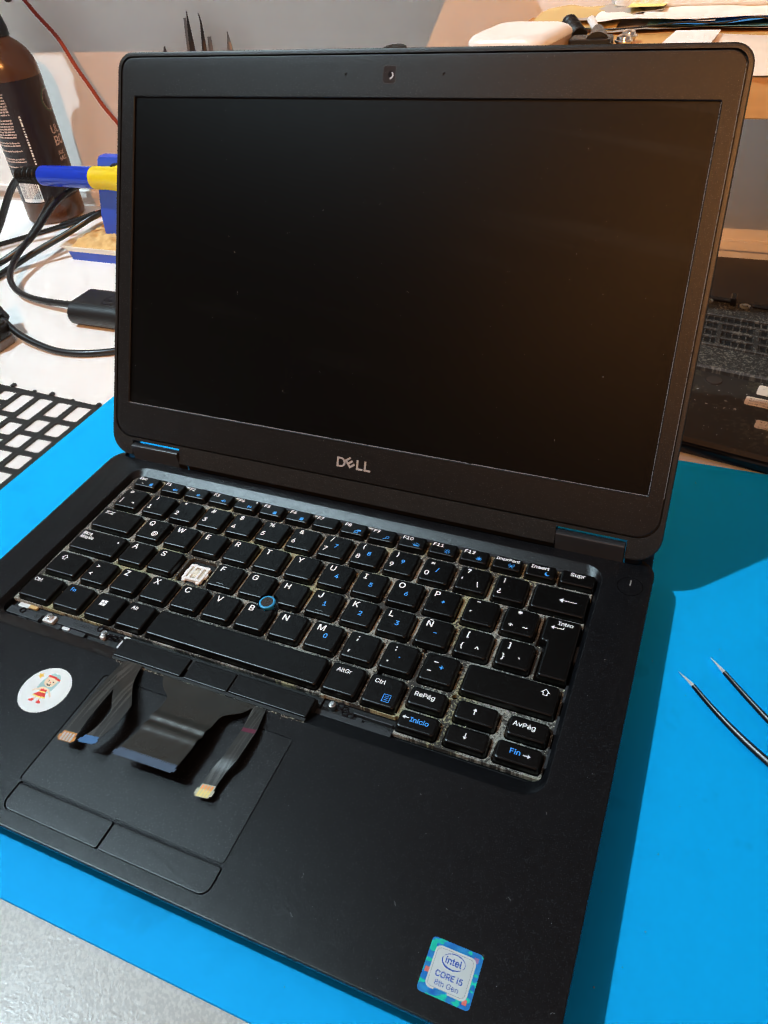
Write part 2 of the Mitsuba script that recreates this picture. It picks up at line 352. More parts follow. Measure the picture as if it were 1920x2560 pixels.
well = man(loft([wl(25.2, 88.3, 306.8, 204.2, 6, -7), wl(25.2, 88.3, 306.8, 204.2, 6, -2.9), wl(24.9, 87.2, 307.1, 204.9, 6.5, -2.5), wl(24.0, 84.2, 308.0, 207.2, 8, -1.2),
                 wl(23.3, 81.6, 308.7, 209.0, 9.5, -.25), wl(22.8, 80.4, 309.2, 209.7, 10, 0), wl(22.4, 79.6, 309.6, 210.2, 10.5, .5)]))
deck = deck - well - ext(rr(108.3, 18.0, 207.4, 72.4, 1.5), -.6, 1) - ext(sg.Polygon(rpoly([(109.6, 5.7), (207.9, 5.7), (207.9, 17.6), (109.6, 17.6)], [4.5, 4.5, 1, 1])), -1.2, 1)
deck = deck - ext(rr(7, 215.3, 325, 230, 2.5), -7, 1)
deck = deck - (man(cylz(322.1, 200.4, 6.0, -1, 1, 48)) - man(cylz(322.1, 200.4, 5.75, -1, 1, 48)))
obj('palm_rest', deck, 'shell', lap, smooth=25)
for x in (30, 302):
    for y in (24, 200): obj('foot', cylz(x, y, 8, -18, -15.9, 32), 'rubber', lap)
obj('touchpad', rbox(108.7, 207.0, 18.35, 72.05, -.58, -.12, 1.4, .12), 'pad', lap)
for x0, x1, c in ((110.1, 158.0, [4, 1, 1, 1]), (158.55, 207.4, [1, 4, 1, 1])):
    q = [(x0, 6.2), (x1, 6.2), (x1, 17.1), (x0, 17.1)]
    obj('touchpad_button', loft([lift(rpoly(q, c, 0), -1.15), lift(rpoly(q, c, 0), -.3), lift(rpoly(q, c, .12), -.1), lift(rpoly(q, c, .4), -.03)]), 'button', lap)
pw = obj('power_button', cylz(322.1, 200.4, 5.7, -1, .02, 48, .2), 'shell', lap)
obj('light_bar', rbox(321.7, 322.4, 200.6, 204.4, .02, .12, .3, .03), 'plug_grey', pw)
# lid
LD = [(0, -33), (332.6, -33), (332.6, 198), (0, 198)]; lr = [13, 13, 9, 9]
shell = man(loft([lift(rpoly(LD, lr, 2.5, 8), -6.4), lift(rpoly(LD, lr, .7, 8), -5.6), lift(rpoly(LD, lr, 0, 8), -4.2), lift(rpoly(LD, lr, 0, 8), .35), lift(rpoly(LD, lr, .2, 8), .75), lift(rpoly(LD, lr, .7, 8), 1.0)]))
BZ = [(2.3, -21.6), (330.3, -21.6), (330.3, 195.7), (2.3, 195.7)]; br_ = [11, 11, 7, 7]
shell = shell - ext(sg.Polygon(rpoly(BZ, br_, 0, 8)), -1.2, 3) - ext(sg.box(15.6, -40, 50.9, -23.3), -9, 3) - ext(sg.box(281.8, -40, 316.6, -23.3), -9, 3)
obj('lid_shell', LID(shell), 'lid_metal', lap, smooth=28)
bez = man(loft([lift(rpoly(BZ, br_, .55, 8), -1.1), lift(rpoly(BZ, br_, .55, 8), .45), lift(rpoly(BZ, br_, .75, 8), .7), lift(rpoly(BZ, br_, 1.2, 8), .8)]))
op = lambda i: [(12 - i, -i), (322.4 + i, -i), (322.4 + i, 175.2 + i), (12 - i, 175.2 + i)]
bez = bez - man(loft([lift(rpoly(op(0), .8, 0, 5), -2), lift(rpoly(op(0), .8, 0, 5), .35), lift(rpoly(op(.55), 1.2, 0, 5), .9), lift(rpoly(op(.6), 1.2, 0, 5), 1.2)]))
for u in (144.3, 196.3): bez = bez - man(cylz(u, 186, .75, .2, 2, 16))
bezel = obj('bezel', LID(bez), 'bezel', lap, smooth=28)
obj('screen', LID(rbox(11.2, 323.2, -.8, 176, -1.1, -.5, .4, .05)), 'screen', lap, label='black switched off display with dust specks and faint smears')
cm = obj('camera_window', LID(ext(rr(164.3, 181.8, 171.3, 190.0, 1.2), .75, .84)), 'lens', bezel, smooth=False)
obj('camera_rim', LID(ext(rr(164.0, 181.5, 171.6, 190.3, 1.4) - rr(164.5, 182.0, 171.1, 189.8, 1.1), .76, .90)), 'black', bezel, smooth=False)
obj('camera_lens', LID(ext(sg.Point(168.6, 185.9).buffer(1.5), .84, .95)), 'gloss_black', bezel)
obj('camera_light', LID(ext(sg.Point(177.1, 185.9).buffer(.75) - sg.Point(177.1, 185.9).buffer(.5), .76, .86)), 'black', bezel)
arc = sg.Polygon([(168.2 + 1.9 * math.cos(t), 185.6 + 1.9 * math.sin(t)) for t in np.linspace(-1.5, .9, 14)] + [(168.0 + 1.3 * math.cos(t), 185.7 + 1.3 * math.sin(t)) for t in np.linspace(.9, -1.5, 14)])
obj('painted_glint', LID(ext(arc, .95, 1.0)), 'glint_silver', bezel)  # lens highlight drawn as a bright raised arc
# raised metal name on the bezel
Dg = (sg.box(0, 0, 2.3, 5.6).union(sa.scale(sg.Point(2.3, 2.8).buffer(2.8, 24), 1.05, 1))).difference(sg.box(-5, -1, 0, 7)).difference((sg.box(1.15, 1.0, 2.3, 4.6).union(sa.scale(sg.Point(2.3, 2.8).buffer(1.8, 24), 1.0, 1))).difference(sg.box(-5, -1, 1.15, 7)))
Eg = unary_union([sg.box(0, 0, 1.15, 5.4), sg.box(0, 0, 3.9, 1.15), sg.box(0, 2.12, 3.9, 3.27), sg.box(0, 4.25, 3.9, 5.4)])
Eg = sa.translate(sa.rotate(Eg, 37, origin=(0, 0)), 7.9, .05)
Lg = unary_union([sg.box(0, 0, 1.2, 5.6), sg.box(0, 0, 3.9, 1.1)])
logo = unary_union([Dg, Eg, sa.translate(Lg, 11.7, 0), sa.translate(Lg, 16.3, 0)])
logo = sa.translate(sa.scale(logo, 1.02, 1.0, origin=(0, 0)), 157.2, -14.8)
obj('maker_name', LID([ext(logo, .7, 1.0), ext(logo.buffer(-.12), 1.0, 1.1)]), 'logo_metal', bezel, smooth=False, label='raised silver maker name in capital letters')
# dust gathered on the lower and right inner edges of the bezel
def edge_dust(pts, w):
    n = 260; p = spline_m(pts, n); out = []
    for i in range(n - 1):
        if RNG.random() < .03: continue
        a, b = p[i], p[i + 1]; d = (b - a) / np.linalg.norm(b - a); q = np.array([-d[1], d[0]]) * w * RNG.uniform(.7, 1.0)
        h = .42 + RNG.uniform(0, .14)
        out.append(trimesh.Trimesh([[*(a - q * .3), h - .12], [*(b - q * .3), h - .12], [*(b + q), h - .35], [*(a + q), h - .35], [*((a + b) / 2 + q * .2), h + .06]], [[0, 1, 4], [1, 2, 4], [2, 3, 4], [3, 0, 4], [0, 2, 1], [0, 3, 2]], process=False))
    return trimesh.util.concatenate(out)
obj('edge_dust', LID([edge_dust([(12.3, -.25), (322.2, -.25)], .5), edge_dust([(322.6, 1), (322.6, 175)], .42), move(edge_dust([(329.6, 0), (329.6, 190)], .22), 0, 0, .55)]), 'edge_dust', lap, smooth=False, kind='stuff')
# hinge caps
for x0, x1 in ((16.3, 50.4), (282.3, 316.0)):
    prof = sg.Polygon([(215.2, -6), (222, -6), (222.5, 6.0), (221.5, 8.3), (219.5, 9.6), (217.2, 10.1), (216.0, 9.9), (215.4, 9.2)])
    m = to_tm(ext(prof, x0, x1)); m.vertices = m.vertices[:, [2, 0, 1]]
    obj('hinge_cap', m, 'hinge', lap, smooth=40)
obj('hinge_shaft', [tube([(40, 220.5, 2.5), (295, 220.5, 2.5)], 2.6, 16, 2, False)], 'black', lap)
obj('rear_cover', [rbox(50.2, 282.4, 222.6, 226.5, -8, 3.2, .5, .2), rbox(2, 15.6, 222.6, 226.5, -8, 2.6, .5, .2), rbox(316.6, 330, 222.6, 226.5, -8, 2.6, .5, .2)], 'black', lap)
# parts showing in the open front of the keyboard well
def ledge(x0, x1, y0, y1, z1): return rbox(x0, x1, y0, y1, -6.9, z1, .5, .2)
for q in ((27.5, 49, 90.0, 94.6, -4.4), (59.5, 86.5, 92.2, 97.4, -4.3), (61, 63.5, 88.5, 92, -4.8), (69.5, 79, 88.8, 91.9, -4.7), (36, 42, 88.5, 90.0, -4.8), (43, 50, 88.5, 89.9, -4.8)):
    obj('inner_ledge', ledge(*q), 'inner', lap)
for q in ((50.6, 57.2, 91.4, 95.8, -4.6), (64.4, 69.0, 90.2, 91.9, -4.6), (30, 37, 95.6, 99.6, -5.2), (99.2, 102.8, 89.6, 97, -4.8), (87.0, 89.6, 92.0, 93.6, -4.4)):
    obj('metal_tab', rbox(q[0], q[1], q[2], q[3], -6.5, q[4], .6, .15), 'metal_white', lap)
obj('loose_foil', rbox(37, 42, 96.3, 99.4, -6.4, -5.1, .4, .1), 'paper_tan', lap)
for x, y, z in ((53.6, 94.2, -3.0), (88.4, 94.6, -3.4), (213.5, 95.2, -3.6)):
    s_ = obj('screw', [cylz(x, y, 1.7, -6, z, 24, .4), cylz(x, y, 1.1, z, z + .5, 20, .2)], 'steel', lap)
for x, y in ((36.6, 93.2), (84.6, 96.2), (217.4, 95.8), (220.6, 93.4), (223.4, 92.6)):
    obj('screw_hole', [tube([(x + 1.4 * math.cos(t), y + 1.4 * math.sin(t), -4.1) for t in np.linspace(0, 2 * np.pi, 22)], .38, 6, 22, False)], 'gloss_black', lap)
for k in range(3):
    x = 92.3 + 3.2 * k
    obj('cable_loop', tube([(x + 1.9 * math.cos(t), 93.6 + .35 * k, -4.0 + 1.7 * math.sin(t)) for t in np.linspace(0, 2 * np.pi, 22)], .55, 8, 22, False), 'gloss_black', lap)
obj('screw_mark', txt_at('M2X2.5', 72.6, 94.0, -4.29, 2.1, depth=.08), 'black', lap, smooth=False)
for x, y, z, r in ((70.4, 95.0, -4.29, 1.6), (46.6, 92.6, -4.39, 1.4)):
    sm = obj('round_mark', move(flat(sg.Point(x, y).buffer(r) - sg.Point(x, y).buffer(r - .24), 0, .08), 0, 0, z), 'black', lap, smooth=False)
    obj('letter', txt_at('K', x - .6, y - .75, z, 1.5, depth=.08), 'black', sm, smooth=False)
for q in ((226, 229, 91.6, 93.6, -4.6), (230, 241, 90.6, 92.6, -4.5), (234.5, 239, 88.6, 90.2, -4.4), (224, 242.5, 94.4, 95.2, -4.2)):
    obj('inner_ledge', ledge(*q), 'inner', lap)
for x0, x1 in ((60, 66), (98, 104), (150, 156), (182, 236), (240, 262), (266, 283)):
    obj('foil_strip', rbox(x0, x1, 203.0, 204.1, -6.5, -3.2, .2, .1), 'metal_white', lap)
for x0 in (74, 112, 128, 166, 196, 214, 232, 250, 268, 286): obj('frame_clip', rbox(x0, x0 + 9, 202.6, 204.2, -6, -2.6, .3, .1), 'inner', lap)
for y0 in (96, 112, 128, 150): obj('frame_clip', rbox(305.9, 307.0, y0, y0 + 9, -6, -2.7, .3, .1), 'inner', lap)
obj('inner_floor', rbox(25.4, 306.6, 88.4, 204, -7, -6.6, 1, .05), 'black', lap)
obj('inner_strip', ledge(208, 243.5, 88.6, 91.4, -3.6), 'inner', lap)
# round sticker with a drawn girl
RX, RY = 87.3, 56.2
st = obj('round_sticker', [cylz(RX, RY, 12.0, .01, .12, 72, .05)], 'sticker', lap, label='round white sticker with a drawn girl in a red dress and a yellow star')
ART = [('hair', 'hair', [[-3.8, 6.4], [3.8, 5.9], [3.6, 2.0], [3.0, -0.6], [1.8, -1.8], [-3.6, -.9], [-4.5, -0.3], [-4.8, 2.0], [-4.4, 4.9]]),
       ('legs', 'skin', [[-1.7, -3.9], [-.9, -3.9], [-1.1, -5.6], [-1.9, -5.6]]), ('legs', 'skin', [[.5, -3.9], [1.3, -3.9], [1.7, -5.6], [.9, -5.6]]),
       ('arms', 'skin', [[-3.9, -0.4], [-2.6, 0.9], [-0.9, 1.2], [2.0, 0.7], [3.6, -.6], [5.0, -1.8], [5.3, -2.6], [4.5, -2.4], [2.6, -.9], [1.5, -0.3], [-2.0, -0.7], [-4.2, -1.4], [-5.2, -2.6], [-5.8, -1.9]]),
       ('face', 'skin', [[-3.4, 6.4], [-.5, 6.9], [2.5, 6.1], [2.7, 4.4], [2.4, 3.1], [1.4, 1.9], [0, 1.5], [-1.7, 1.9], [-3.2, 3.0], [-3.7, 4.2]]),
       ('hat', 'hair', [[-3.1, 7.0], [-2.6, 8.2], [-1.6, 8.9], [-.3, 8.5], [.6, 8.9], [1.8, 8.5], [2.9, 7.4], [3.4, 6.3]]),
       ('hat_band', 'red', [[-3.9, 6.4], [-3.6, 7.3], [0, 7.3], [3.4, 6.5], [3.6, 5.6], [0, 6.3]]),
       ('star', 'amberink', [[-8.9, 4.8], [-8.1, 5.5], [-9.0, 6.6], [-7.7, 6.3], [-7.0, 7.3], [-6.4, 6.1], [-5.3, 5.6], [-6.6, 5.3], [-6.6, 4.1], [-7.7, 4.9]]),
       ('bodice', 'red', [[-2.0, -0.7], [-1.9, -.1], [-1.3, 0.2], [-.7, .1], [-0.3, -0.3], [.1, .1], [.8, .2], [1.4, -.1], [1.5, -1.0], [-1.8, -1.2]]),
       ('belt', 'yel', [[-1.9, -1.2], [1.5, -1.0], [1.7, -1.6], [-2.1, -1.9]]), ('hem', 'yel', [[-3.7, -3.5], [3.0, -3.2], [3.3, -3.9], [0, -4.4], [-3.5, -4.2]]),
       ('skirt', 'red', [[-2.1, -1.9], [1.7, -1.5], [2.9, -3.3], [0, -3.8], [-3.6, -3.6]]),
       ('shoe', 'red', [[-3.9, -6.9], [-1.9, -5.1], [-1.2, -6.2], [-1.5, -7.1]]), ('shoe', 'red', [[0.7, -7.0], [1.0, -5.2], [2.6, -5.9], [3.1, -6.6], [2.0, -7.1]]),
       ('mouth', 'ink', [[-1.6, 3.2], [-0.4, 2.75], [0.8, 3.3], [0.7, 2.3], [-0.3, 2.0], [-1.2, 2.4]])]
for i, (nm, m_, pts) in enumerate(ART):
    obj(nm, move(flat(sg.Polygon(pts).buffer(0), .12 + .008 * i, .03), RX, RY), m_, st, smooth=False)
for ex, ey in ((-1.5, 4.5), (1.1, 4.3)): obj('eye', move(flat(sa.scale(sg.Point(ex, ey).buffer(.34), .8, 1.3), .25, .03), RX, RY), 'ink', st, smooth=False)
obj('nose', move(flat(sg.Point(-.1, 3.85).buffer(.3), .25, .03), RX, RY), 'red', st, smooth=False)
# square processor sticker
X0, Y0, X1, Y1 = 286.9, 6.6, 304.4, 23.3
sq = obj('square_sticker', ext(rr(X0, Y0, X1, Y1, 1.3), .01, .12), 'holo', lap, smooth=False, label='small square sticker with a shimmering blue border and a grey centre')
cen = rr(X0 + 2.0, Y0 + 1.9, X1 - 1.7, Y1 - 1.9, 1.8) - sg.box(X0 + 5.2, Y0, X0 + 9.6, Y0 + 2.6)
obj('sticker_edge', ext(cen, .12, .16), 'sticker_grey', sq, smooth=False)
cen2 = rr(X0 + 2.6, Y0 + 2.5, X1 - 2.4, Y1 - 2.5, 1.5)
obj('center_line', ext(cen2 - cen2.buffer(-.14), .16, .19), 'sticker_edge', sq, smooth=False)
cx, cy = (X0 + X1) / 2 + .1, Y1 - 5.3
def ell(a0, a1, rx, ry, w0, w1, n=50):
    t = np.linspace(a0, a1, n); w = np.interp(t, [a0, (a0 + a1) / 2, a1], [w0, w1, w0])
    o = np.column_stack([cx + (rx + w) * np.cos(t), cy + (ry + w) * np.sin(t)]); i_ = np.column_stack([cx + rx * np.cos(t), cy + ry * np.sin(t)])
    return sg.Polygon(np.vstack([o, i_[::-1]])).buffer(0)
obj('ring_mark', move(flat(unary_union([ell(math.radians(-28), math.radians(160), 3.7, 2.15, .12, .30), ell(math.radians(168), math.radians(318), 3.7, 2.15, .18, .52)]), .2, .04)), 'chip_blue', sq, smooth=False)
obj('print', [txt_at('intel', cx, cy - .95, .2, 2.0, True, True, depth=.04), txt_at('CORE i5', cx - .1, Y0 + 5.9, .2, 1.75, True, True, depth=.04), txt_at('8th Gen', cx - .1, Y0 + 3.4, .2, 1.6, False, True, depth=.04)], 'chip_blue', sq, smooth=False)
# lint and dust specks lying on the palm rest, the bezel and the display
def fibre(x, y, z, l, r=.05):
    a = RNG.uniform(0, 6.28); b = a + RNG.normal(0, .9); c = b + RNG.normal(0, .9)
    p = [(x, y, z + r), (x + l / 2 * math.cos(a), y + l / 2 * math.sin(a), z + r + .1), (x + l / 2 * (math.cos(a) + math.cos(b)), y + l / 2 * (math.sin(a) + math.sin(b)), z + r)]
    return tube(p, r, 4, 8)
lint = []
for k in range(420):
    x, y = RNG.uniform(2, 330), RNG.uniform(3, 213)
    if 22 < x < 310 and 79 < y < 211: continue
    if x < 212 and RNG.random() < .3: continue
    lint.append(speck(x, y, .0, RNG.uniform(.08, .18) * (1.4 if RNG.random() < .12 else 1)))
for k in range(26):
    x, y = RNG.uniform(210, 330), RNG.uniform(8, 200)
    if x < 311 and y > 78: continue
    lint.append(fibre(x, y, 0, RNG.uniform(.7, 1.9), .032))
obj('dust', lint, 'lint', lap, smooth=False, kind='stuff')
lint = []
for k in range(210):
    u, v = RNG.uniform(13, 321), RNG.uniform(2, 174); lint.append(LID(speck(u, v, -.5, RNG.uniform(.07, .19))))
for k in range(22):
    u, v = RNG.uniform(13, 321), RNG.uniform(1, 172); lint.append(LID(fibre(u, v, -.5, RNG.uniform(.6, 1.8), .03)))
for k in range(160): lint.append(LID(speck(RNG.uniform(3, 329), RNG.choice([RNG.uniform(178, 195), RNG.uniform(-20, -2)]), .8, RNG.uniform(.08, .18))))
obj('lid_dust', lint, 'lint', lap, smooth=False, kind='stuff')

# ---------------------------------------------------------------- the loose keyboard lying in the well
kb = thing('keyboard', 'dusty black laptop keyboard pulled loose with ribbon cables hanging over the touchpad', 'keyboard')
area = unary_union([sg.box(25.9, 98.0, 306.1, 203.6), sg.box(103.5, 86.5, 208.2, 99), sg.box(243.8, 90.6, 306.1, 99)])
obj('base_plate', ext(area.buffer(-.1), -6.4, -5.6), 'black', kb)
PIT = 19.05
ROWS = []   # (x0, x1, y0, y1, white legends, blue legends, what is printed)
def key(x0, x1, y0, y1, white=(), blue=(), said=''): ROWS.append((x0, x1, y0, y1, white, blue, said))
FY = (193.5, 201.8); NY = (174.0, 189.0); QY = (155.4, 170.2); AY = (136.8, 151.5); ZY = (118.2, 132.9); BY = (99.5, 114.2); U1 = (104.7, 113.7); U0 = (92.8, 101.3)
# blue symbols, drawn about the origin, about 2.4 mm high
def I_lock(): return unary_union([sg.box(-.95, -1.2, .95, .35), (sg.Point(0, .4).buffer(.75) - sg.Point(0, .4).buffer(.45)).intersection(sg.box(-1, .3, 1, 2))])
def I_spk(n=0, x=False):
    g = [sg.Polygon([(-1.5, -.45), (-.9, -.45), (-.1, -1.1), (-.1, 1.1), (-.9, .45), (-1.5, .45)])]
    for k in range(n):
        r = .6 + .5 * k; t = np.linspace(-.8, .8, 10); g.append(sg.LineString([(-.1 + r * math.cos(a), r * math.sin(a)) for a in t]).buffer(.11))
    if x: g += [sg.LineString([(.4, -.5), (1.4, .5)]).buffer(.13), sg.LineString([(.4, .5), (1.4, -.5)]).buffer(.13)]
    return unary_union(g)
def I_mic(): return unary_union([sg.Point(-.4, .4).buffer(.45), sg.box(-.85, 0, .05, .4), sg.LineString([(-1.1, .1), (-.9, -.5), (-.4, -.7), (.1, -.5), (.3, .1)]).buffer(.1), sg.box(-.5, -1.2, -.3, -.7), sg.LineString([(.6, -.4), (1.4, .4)]).buffer(.12), sg.LineString([(.6, .4), (1.4, -.4)]).buffer(.12)])
def I_disp(): return unary_union([sg.box(-1.5, -.9, .5, .5).difference(sg.box(-1.2, -.6, .2, .25)), sg.box(-1.7, -1.3, .8, -1.05), sg.box(-.2, .2, 1.6, 1.2)])
def I_mag(): return unary_union([(sg.Point(.4, .4).buffer(.85) - sg.Point(.4, .4).buffer(.6)), sg.LineString([(-.2, -.2), (-1.3, -1.2)]).buffer(.17)])
def I_rays(r0, r1, a0, a1, n): return [sg.LineString([(r0 * math.cos(a), r0 * math.sin(a)), (r1 * math.cos(a), r1 * math.sin(a))]).buffer(.1) for a in np.linspace(a0, a1, n)]
def I_kbl(): return unary_union([sg.box(-1.3, -1, 1.3, -.5), sg.box(-.8, -.5, .8, -.1)] + [sa.translate(g, 0, -.6) for g in I_rays(1.3, 1.9, .3, 2.84, 6)])
def I_sun(full): return unary_union([sg.Point(0, 0).buffer(.75) - (sg.Point() if full else sg.Point(0, 0).buffer(.5))] + I_rays(1.05, 1.4, 0, 2 * math.pi - math.pi / 4, 8))
def I_wifi(): return unary_union([sg.LineString([(-.7, -1.2), (0, .5), (.7, -1.2)]).buffer(.12), sg.LineString([(-.4, -.5), (.4, -.5)]).buffer(.1)] + [sg.LineString([(s * r * math.cos(a), .5 + r * math.sin(a)) for a in np.linspace(-.8, .8, 8)]).buffer(.1) for r in (.7, 1.25) for s in (-1, 1)])
def I_moon(): return sg.Point(0, 0).buffer(1.2) - sg.Point(.5, .35).buffer(1.05)
def I_menu(): return unary_union([sg.box(-1.6, -1.8, 1.6, 1.8) - sg.box(-1.35, -1.55, 1.35, 1.55)] + [sg.box(-.8, y, .8, y + .22) for y in (-.9, -.1, .7)])
def arrow(l, h, w=.42): return unary_union([sg.box(-l / 2 + h * .8, -w / 2, l / 2, w / 2), sg.Polygon([(-l / 2, 0), (-l / 2 + h, -h * .75), (-l / 2 + h, h * .75)])])
def I_shift(): 
    g = sg.Polygon([(0, 1.7), (-1.9, -.2), (-.95, -.2), (-.95, -1.5), (.95, -1.5), (.95, -.2), (1.9, -.2)]); return g - g.buffer(-.34)
def I_tab():
    a = arrow(5.2, 1.0, .3); return unary_union([sa.translate(a, 0, .65), sg.box(-2.7, .1, -2.45, 1.2), sa.translate(sa.rotate(a, 180, origin=(0, 0)), -.6, -.65), sg.box(1.9, -1.2, 2.15, -.1)])
def I_enter(): return unary_union([arrow(5.4, 1.35, .34), sg.box(2.36, 0, 2.7, 1.0)])
def I_win(): 
    f = lambda x0, x1: [(x0, -1.55 - x0 * .07), (x1, -1.55 - x1 * .07), (x1, -.12), (x0, -.12)]
    return unary_union([sg.Polygon([(a, y) for a, y in q]) for x0, x1 in ((-1.6, -.14), (.14, 1.6)) for q in (f(x0, x1), [(a, -b) for a, b in f(x0, x1)])])
# F row
key(31.3, 46.4, *FY, [('Esc', 1.2, 5.0, 2.05), ('_', 5.0, 2.2, 1.6)], [(I_lock(), 11.8, 2.5)], 'Esc and a lock')
FI = [I_spk(0, True), I_spk(1), I_spk(2), I_mic(), I_lock(), I_lock(), None, I_disp(), I_mag(), I_kbl(), I_sun(False), I_sun(True)]
for k in range(12):
    x = 50.8 + 17.06 * k
    key(x, x + 14.2, *FY, [('F%d' % (k + 1), 1.2, 5.0, 2.05)] + ([(sg.Point(0, 0).buffer(.45), 12.8, 6.8)] if k == 3 else []), [(FI[k], 9.8, 2.5)] if FI[k] else [], 'F%d' % (k + 1))
key(255.5, 269.9, *FY, [('ImprPant', 1.0, 5.4, 1.75)], [(I_wifi(), 9.6, 2.5)], 'ImprPant')
key(272.5, 286.9, *FY, [('Insert', 2.0, 5.0, 2.05)], [(I_moon(), 10.8, 2.6)], 'Insert')
key(289.6, 306.0, *FY, [('Supr', 4.4, 5.0, 2.1)], [], 'Supr')
# number row
key(31.5, 47.0, *NY, [('\u00ba', 3.6, 10.4, 3.0), ('|', 2.6, 3.4, 2.6), ('\u00ac', 10.2, 3.4, 2.6)], [], 'a vertical bar')
NUM = [('!', '1', ''), ('"', '2', ''), ('#', '3', ''), ('$', '4', ''), ('%', '5', ''), ('&', '6', ''), ('/', '7', '7'), ('(', '8', '8'), (')', '9', '9'), ('=', '0', '/'), ('?', "'", ''), ('\u00a1', '\u00bf', '')]
for k, (s, d, b) in enumerate(NUM):
    x = 51.6 + PIT * k
    w = [(s, 3.3, 11.0, 2.6), (d, 2.0, 3.6 if d != "'" else 4.6, 2.7)]
    if d == "'": w.append(('\\', 10.0, 3.4, 2.7))
    key(x, x + 15.4, *NY, w, [(b, 7.2, 6.9, 2.4)] if b else [], s + ' and ' + d)
key(280.0, 305.5, *NY, [(arrow(7.6, 1.7, .36), 16.6, 7.6)], [], 'a left arrow')
# letter rows
key(29.9, 56.4, *QY, [(I_tab(), 5.6, 11.6)], [], 'two tab arrows')
for k, c in enumerate('QWERTYUIOP'):
    x = 61.3 + PIT * k; b = {6: '4', 7: '5', 8: '6', 9: '*'}.get(k)
    key(x, x + 15.3, *QY, [(c, 2.6, 9.9, 3.1)] + ([('@', 8.8, 3.4, 2.7)] if k == 0 else []), [(b, 7.2, 5.6, 2.4)] if b else [], c)
x = 61.3 + PIT * 10; key(x, x + 15.3, *QY, [('\u00a8', 4.4, 9.9, 3.0), ('\u00b4', 2.6, 3.0, 3.4)], [], 'an umlaut')
x += PIT; key(x, x + 15.3, *QY, [('*', 5.4, 10.2, 3.2), ('+', 3.0, 3.2, 2.6), ('~', 9.6, 3.2, 2.7)], [], 'star and plus')
key(29.8, 60.2, *AY, [('Bloq', 1.8, 10.8, 1.9), ('May\u00fas', 1.8, 8.0, 1.9), (sg.Point(0, 0).buffer(.5), 27.0, 10.4)], [], 'Bloq May\u00fas')
for k, c in enumerate('ASDFGHJKL\u00d1'):
    if c == 'D': continue
    x = 63.9 + PIT * k; b = {6: '1', 7: '2', 8: '3', 9: '_'}.get(k)
    key(x, x + 15.3, *AY, [(c, 2.6, 9.9, 3.1)], [(b, 7.2, 5.6 if b != '_' else 7.2, 2.4)] if b else [], c)
x = 63.9 + PIT * 10; key(x, x + 15.3, *AY, [('[', 3.6, 9.8, 2.7), ('{', 2.2, 3.0, 2.7), ('^', 9.0, 2.6, 2.9)], [], 'an opening bracket')
x += PIT; key(x, x + 15.3, *AY, [(']', 3.8, 9.8, 2.7), ('}', 2.4, 3.0, 2.7), ('`', 9.6, 2.2, 3.2)], [], 'a closing bracket')
key(29.7, 49.4, *ZY, [(I_shift(), 5.6, 10.6)], [], 'an up arrow')
key(53.6, 68.9, *ZY, [('>', 3.6, 9.8, 2.5), ('<', 2.6, 4.2, 2.5)], [], 'angle brackets')
for k, c in enumerate('ZXCVBNM'):
    x = 73.0 + PIT * k; key(x, x + 15.3, *ZY, [(c, 2.6, 9.9, 3.1)], [('0', 7.2, 6.4, 2.3)] if c == 'M' else [], c)
for k, (s, d, b) in enumerate(((';', ',', ''), (':', '.', '.'), ('_', '-', '+'))):
    x = 73.0 + PIT * (7 + k); key(x, x + 15.3, *ZY, [(s, 4.2, 10.4, 2.8), (d, 2.8, 3.6, 3.2)], [(b, 7.4, 7.0, 2.6)] if b else [], {';': 'a semicolon', ':': 'a colon', '_': 'a dash and a blue plus'}[s])
key(264.0, 304.2, *ZY, [(I_shift(), 34.8, 10.4)], [], 'an up arrow')
# bottom row
key(28.8, 48.0, *BY, [('Ctrl', 1.6, 10.4, 1.9)], [], 'Ctrl')
key(51.8, 68.3, *BY, [], [('Fn', 3.4, 10.3, 1.9)], 'blue Fn')
key(72.3, 88.9, *BY, [(I_win(), 6.0, 8.8)], [], 'a four pane flag')
key(91.6, 107.2, *BY, [('Alt', 2.8, 10.3, 1.9)], [], 'Alt')
key(110.2, 203.4, *BY, [], [], 'nothing')
key(206.2, 222.2, *BY, [('AltGr', 2.8, 10.3, 1.9)], [], 'AltGr')
key(225.3, 240.9, *BY, [('Ctrl', 2.4, 10.3, 1.9)], [(I_menu(), 10.6, 4.0)], 'Ctrl and a menu')
key(244.6, 260.4, *U1, [('ReP\u00e1g', 2.0, 4.4, 2.0)], [], 'RePág')
key(244.4, 261.2, *U0, [(arrow(2.8, 1.1, .4), 2.8, 5.0)], [('Inicio', 4.9, 3.6, 2.0)], 'left arrow and Inicio')
key(265.6, 283.0, *U1, [(sa.rotate(arrow(2.8, 1.1, .4), -90, origin=(0, 0)), 8.0, 5.0)], [], 'an upward arrow')
key(265.4, 282.8, *U0, [(sa.rotate(arrow(2.8, 1.1, .4), 90, origin=(0, 0)), 8.0, 4.6)], [], 'a downward arrow')
key(288.2, 304.2, *U1, [('AvP\u00e1g', 1.6, 4.4, 2.0)], [], 'AvPág')
key(286.4, 304.4, *U0, [(sa.rotate(arrow(2.8, 1.1, .4), 180, origin=(0, 0)), 12.6, 4.2)], [('Fin', 5.6, 3.6, 2.1)], 'Fin and right arrow')
SX, SY = 158.6, 135.3
hole = [rr(a - 1.0, c - 1.05, b + 1.0, d + 1.0, 1.9, 4) for a, b, c, d, *_ in ROWS]
xd = 63.9 + 2 * PIT
hole.append(rr(xd - 1.0, AY[0] - .8, xd + 16.3, AY[1] + 1.2, 2, 4)); hole.append(sg.Point(SX, SY).buffer(6))
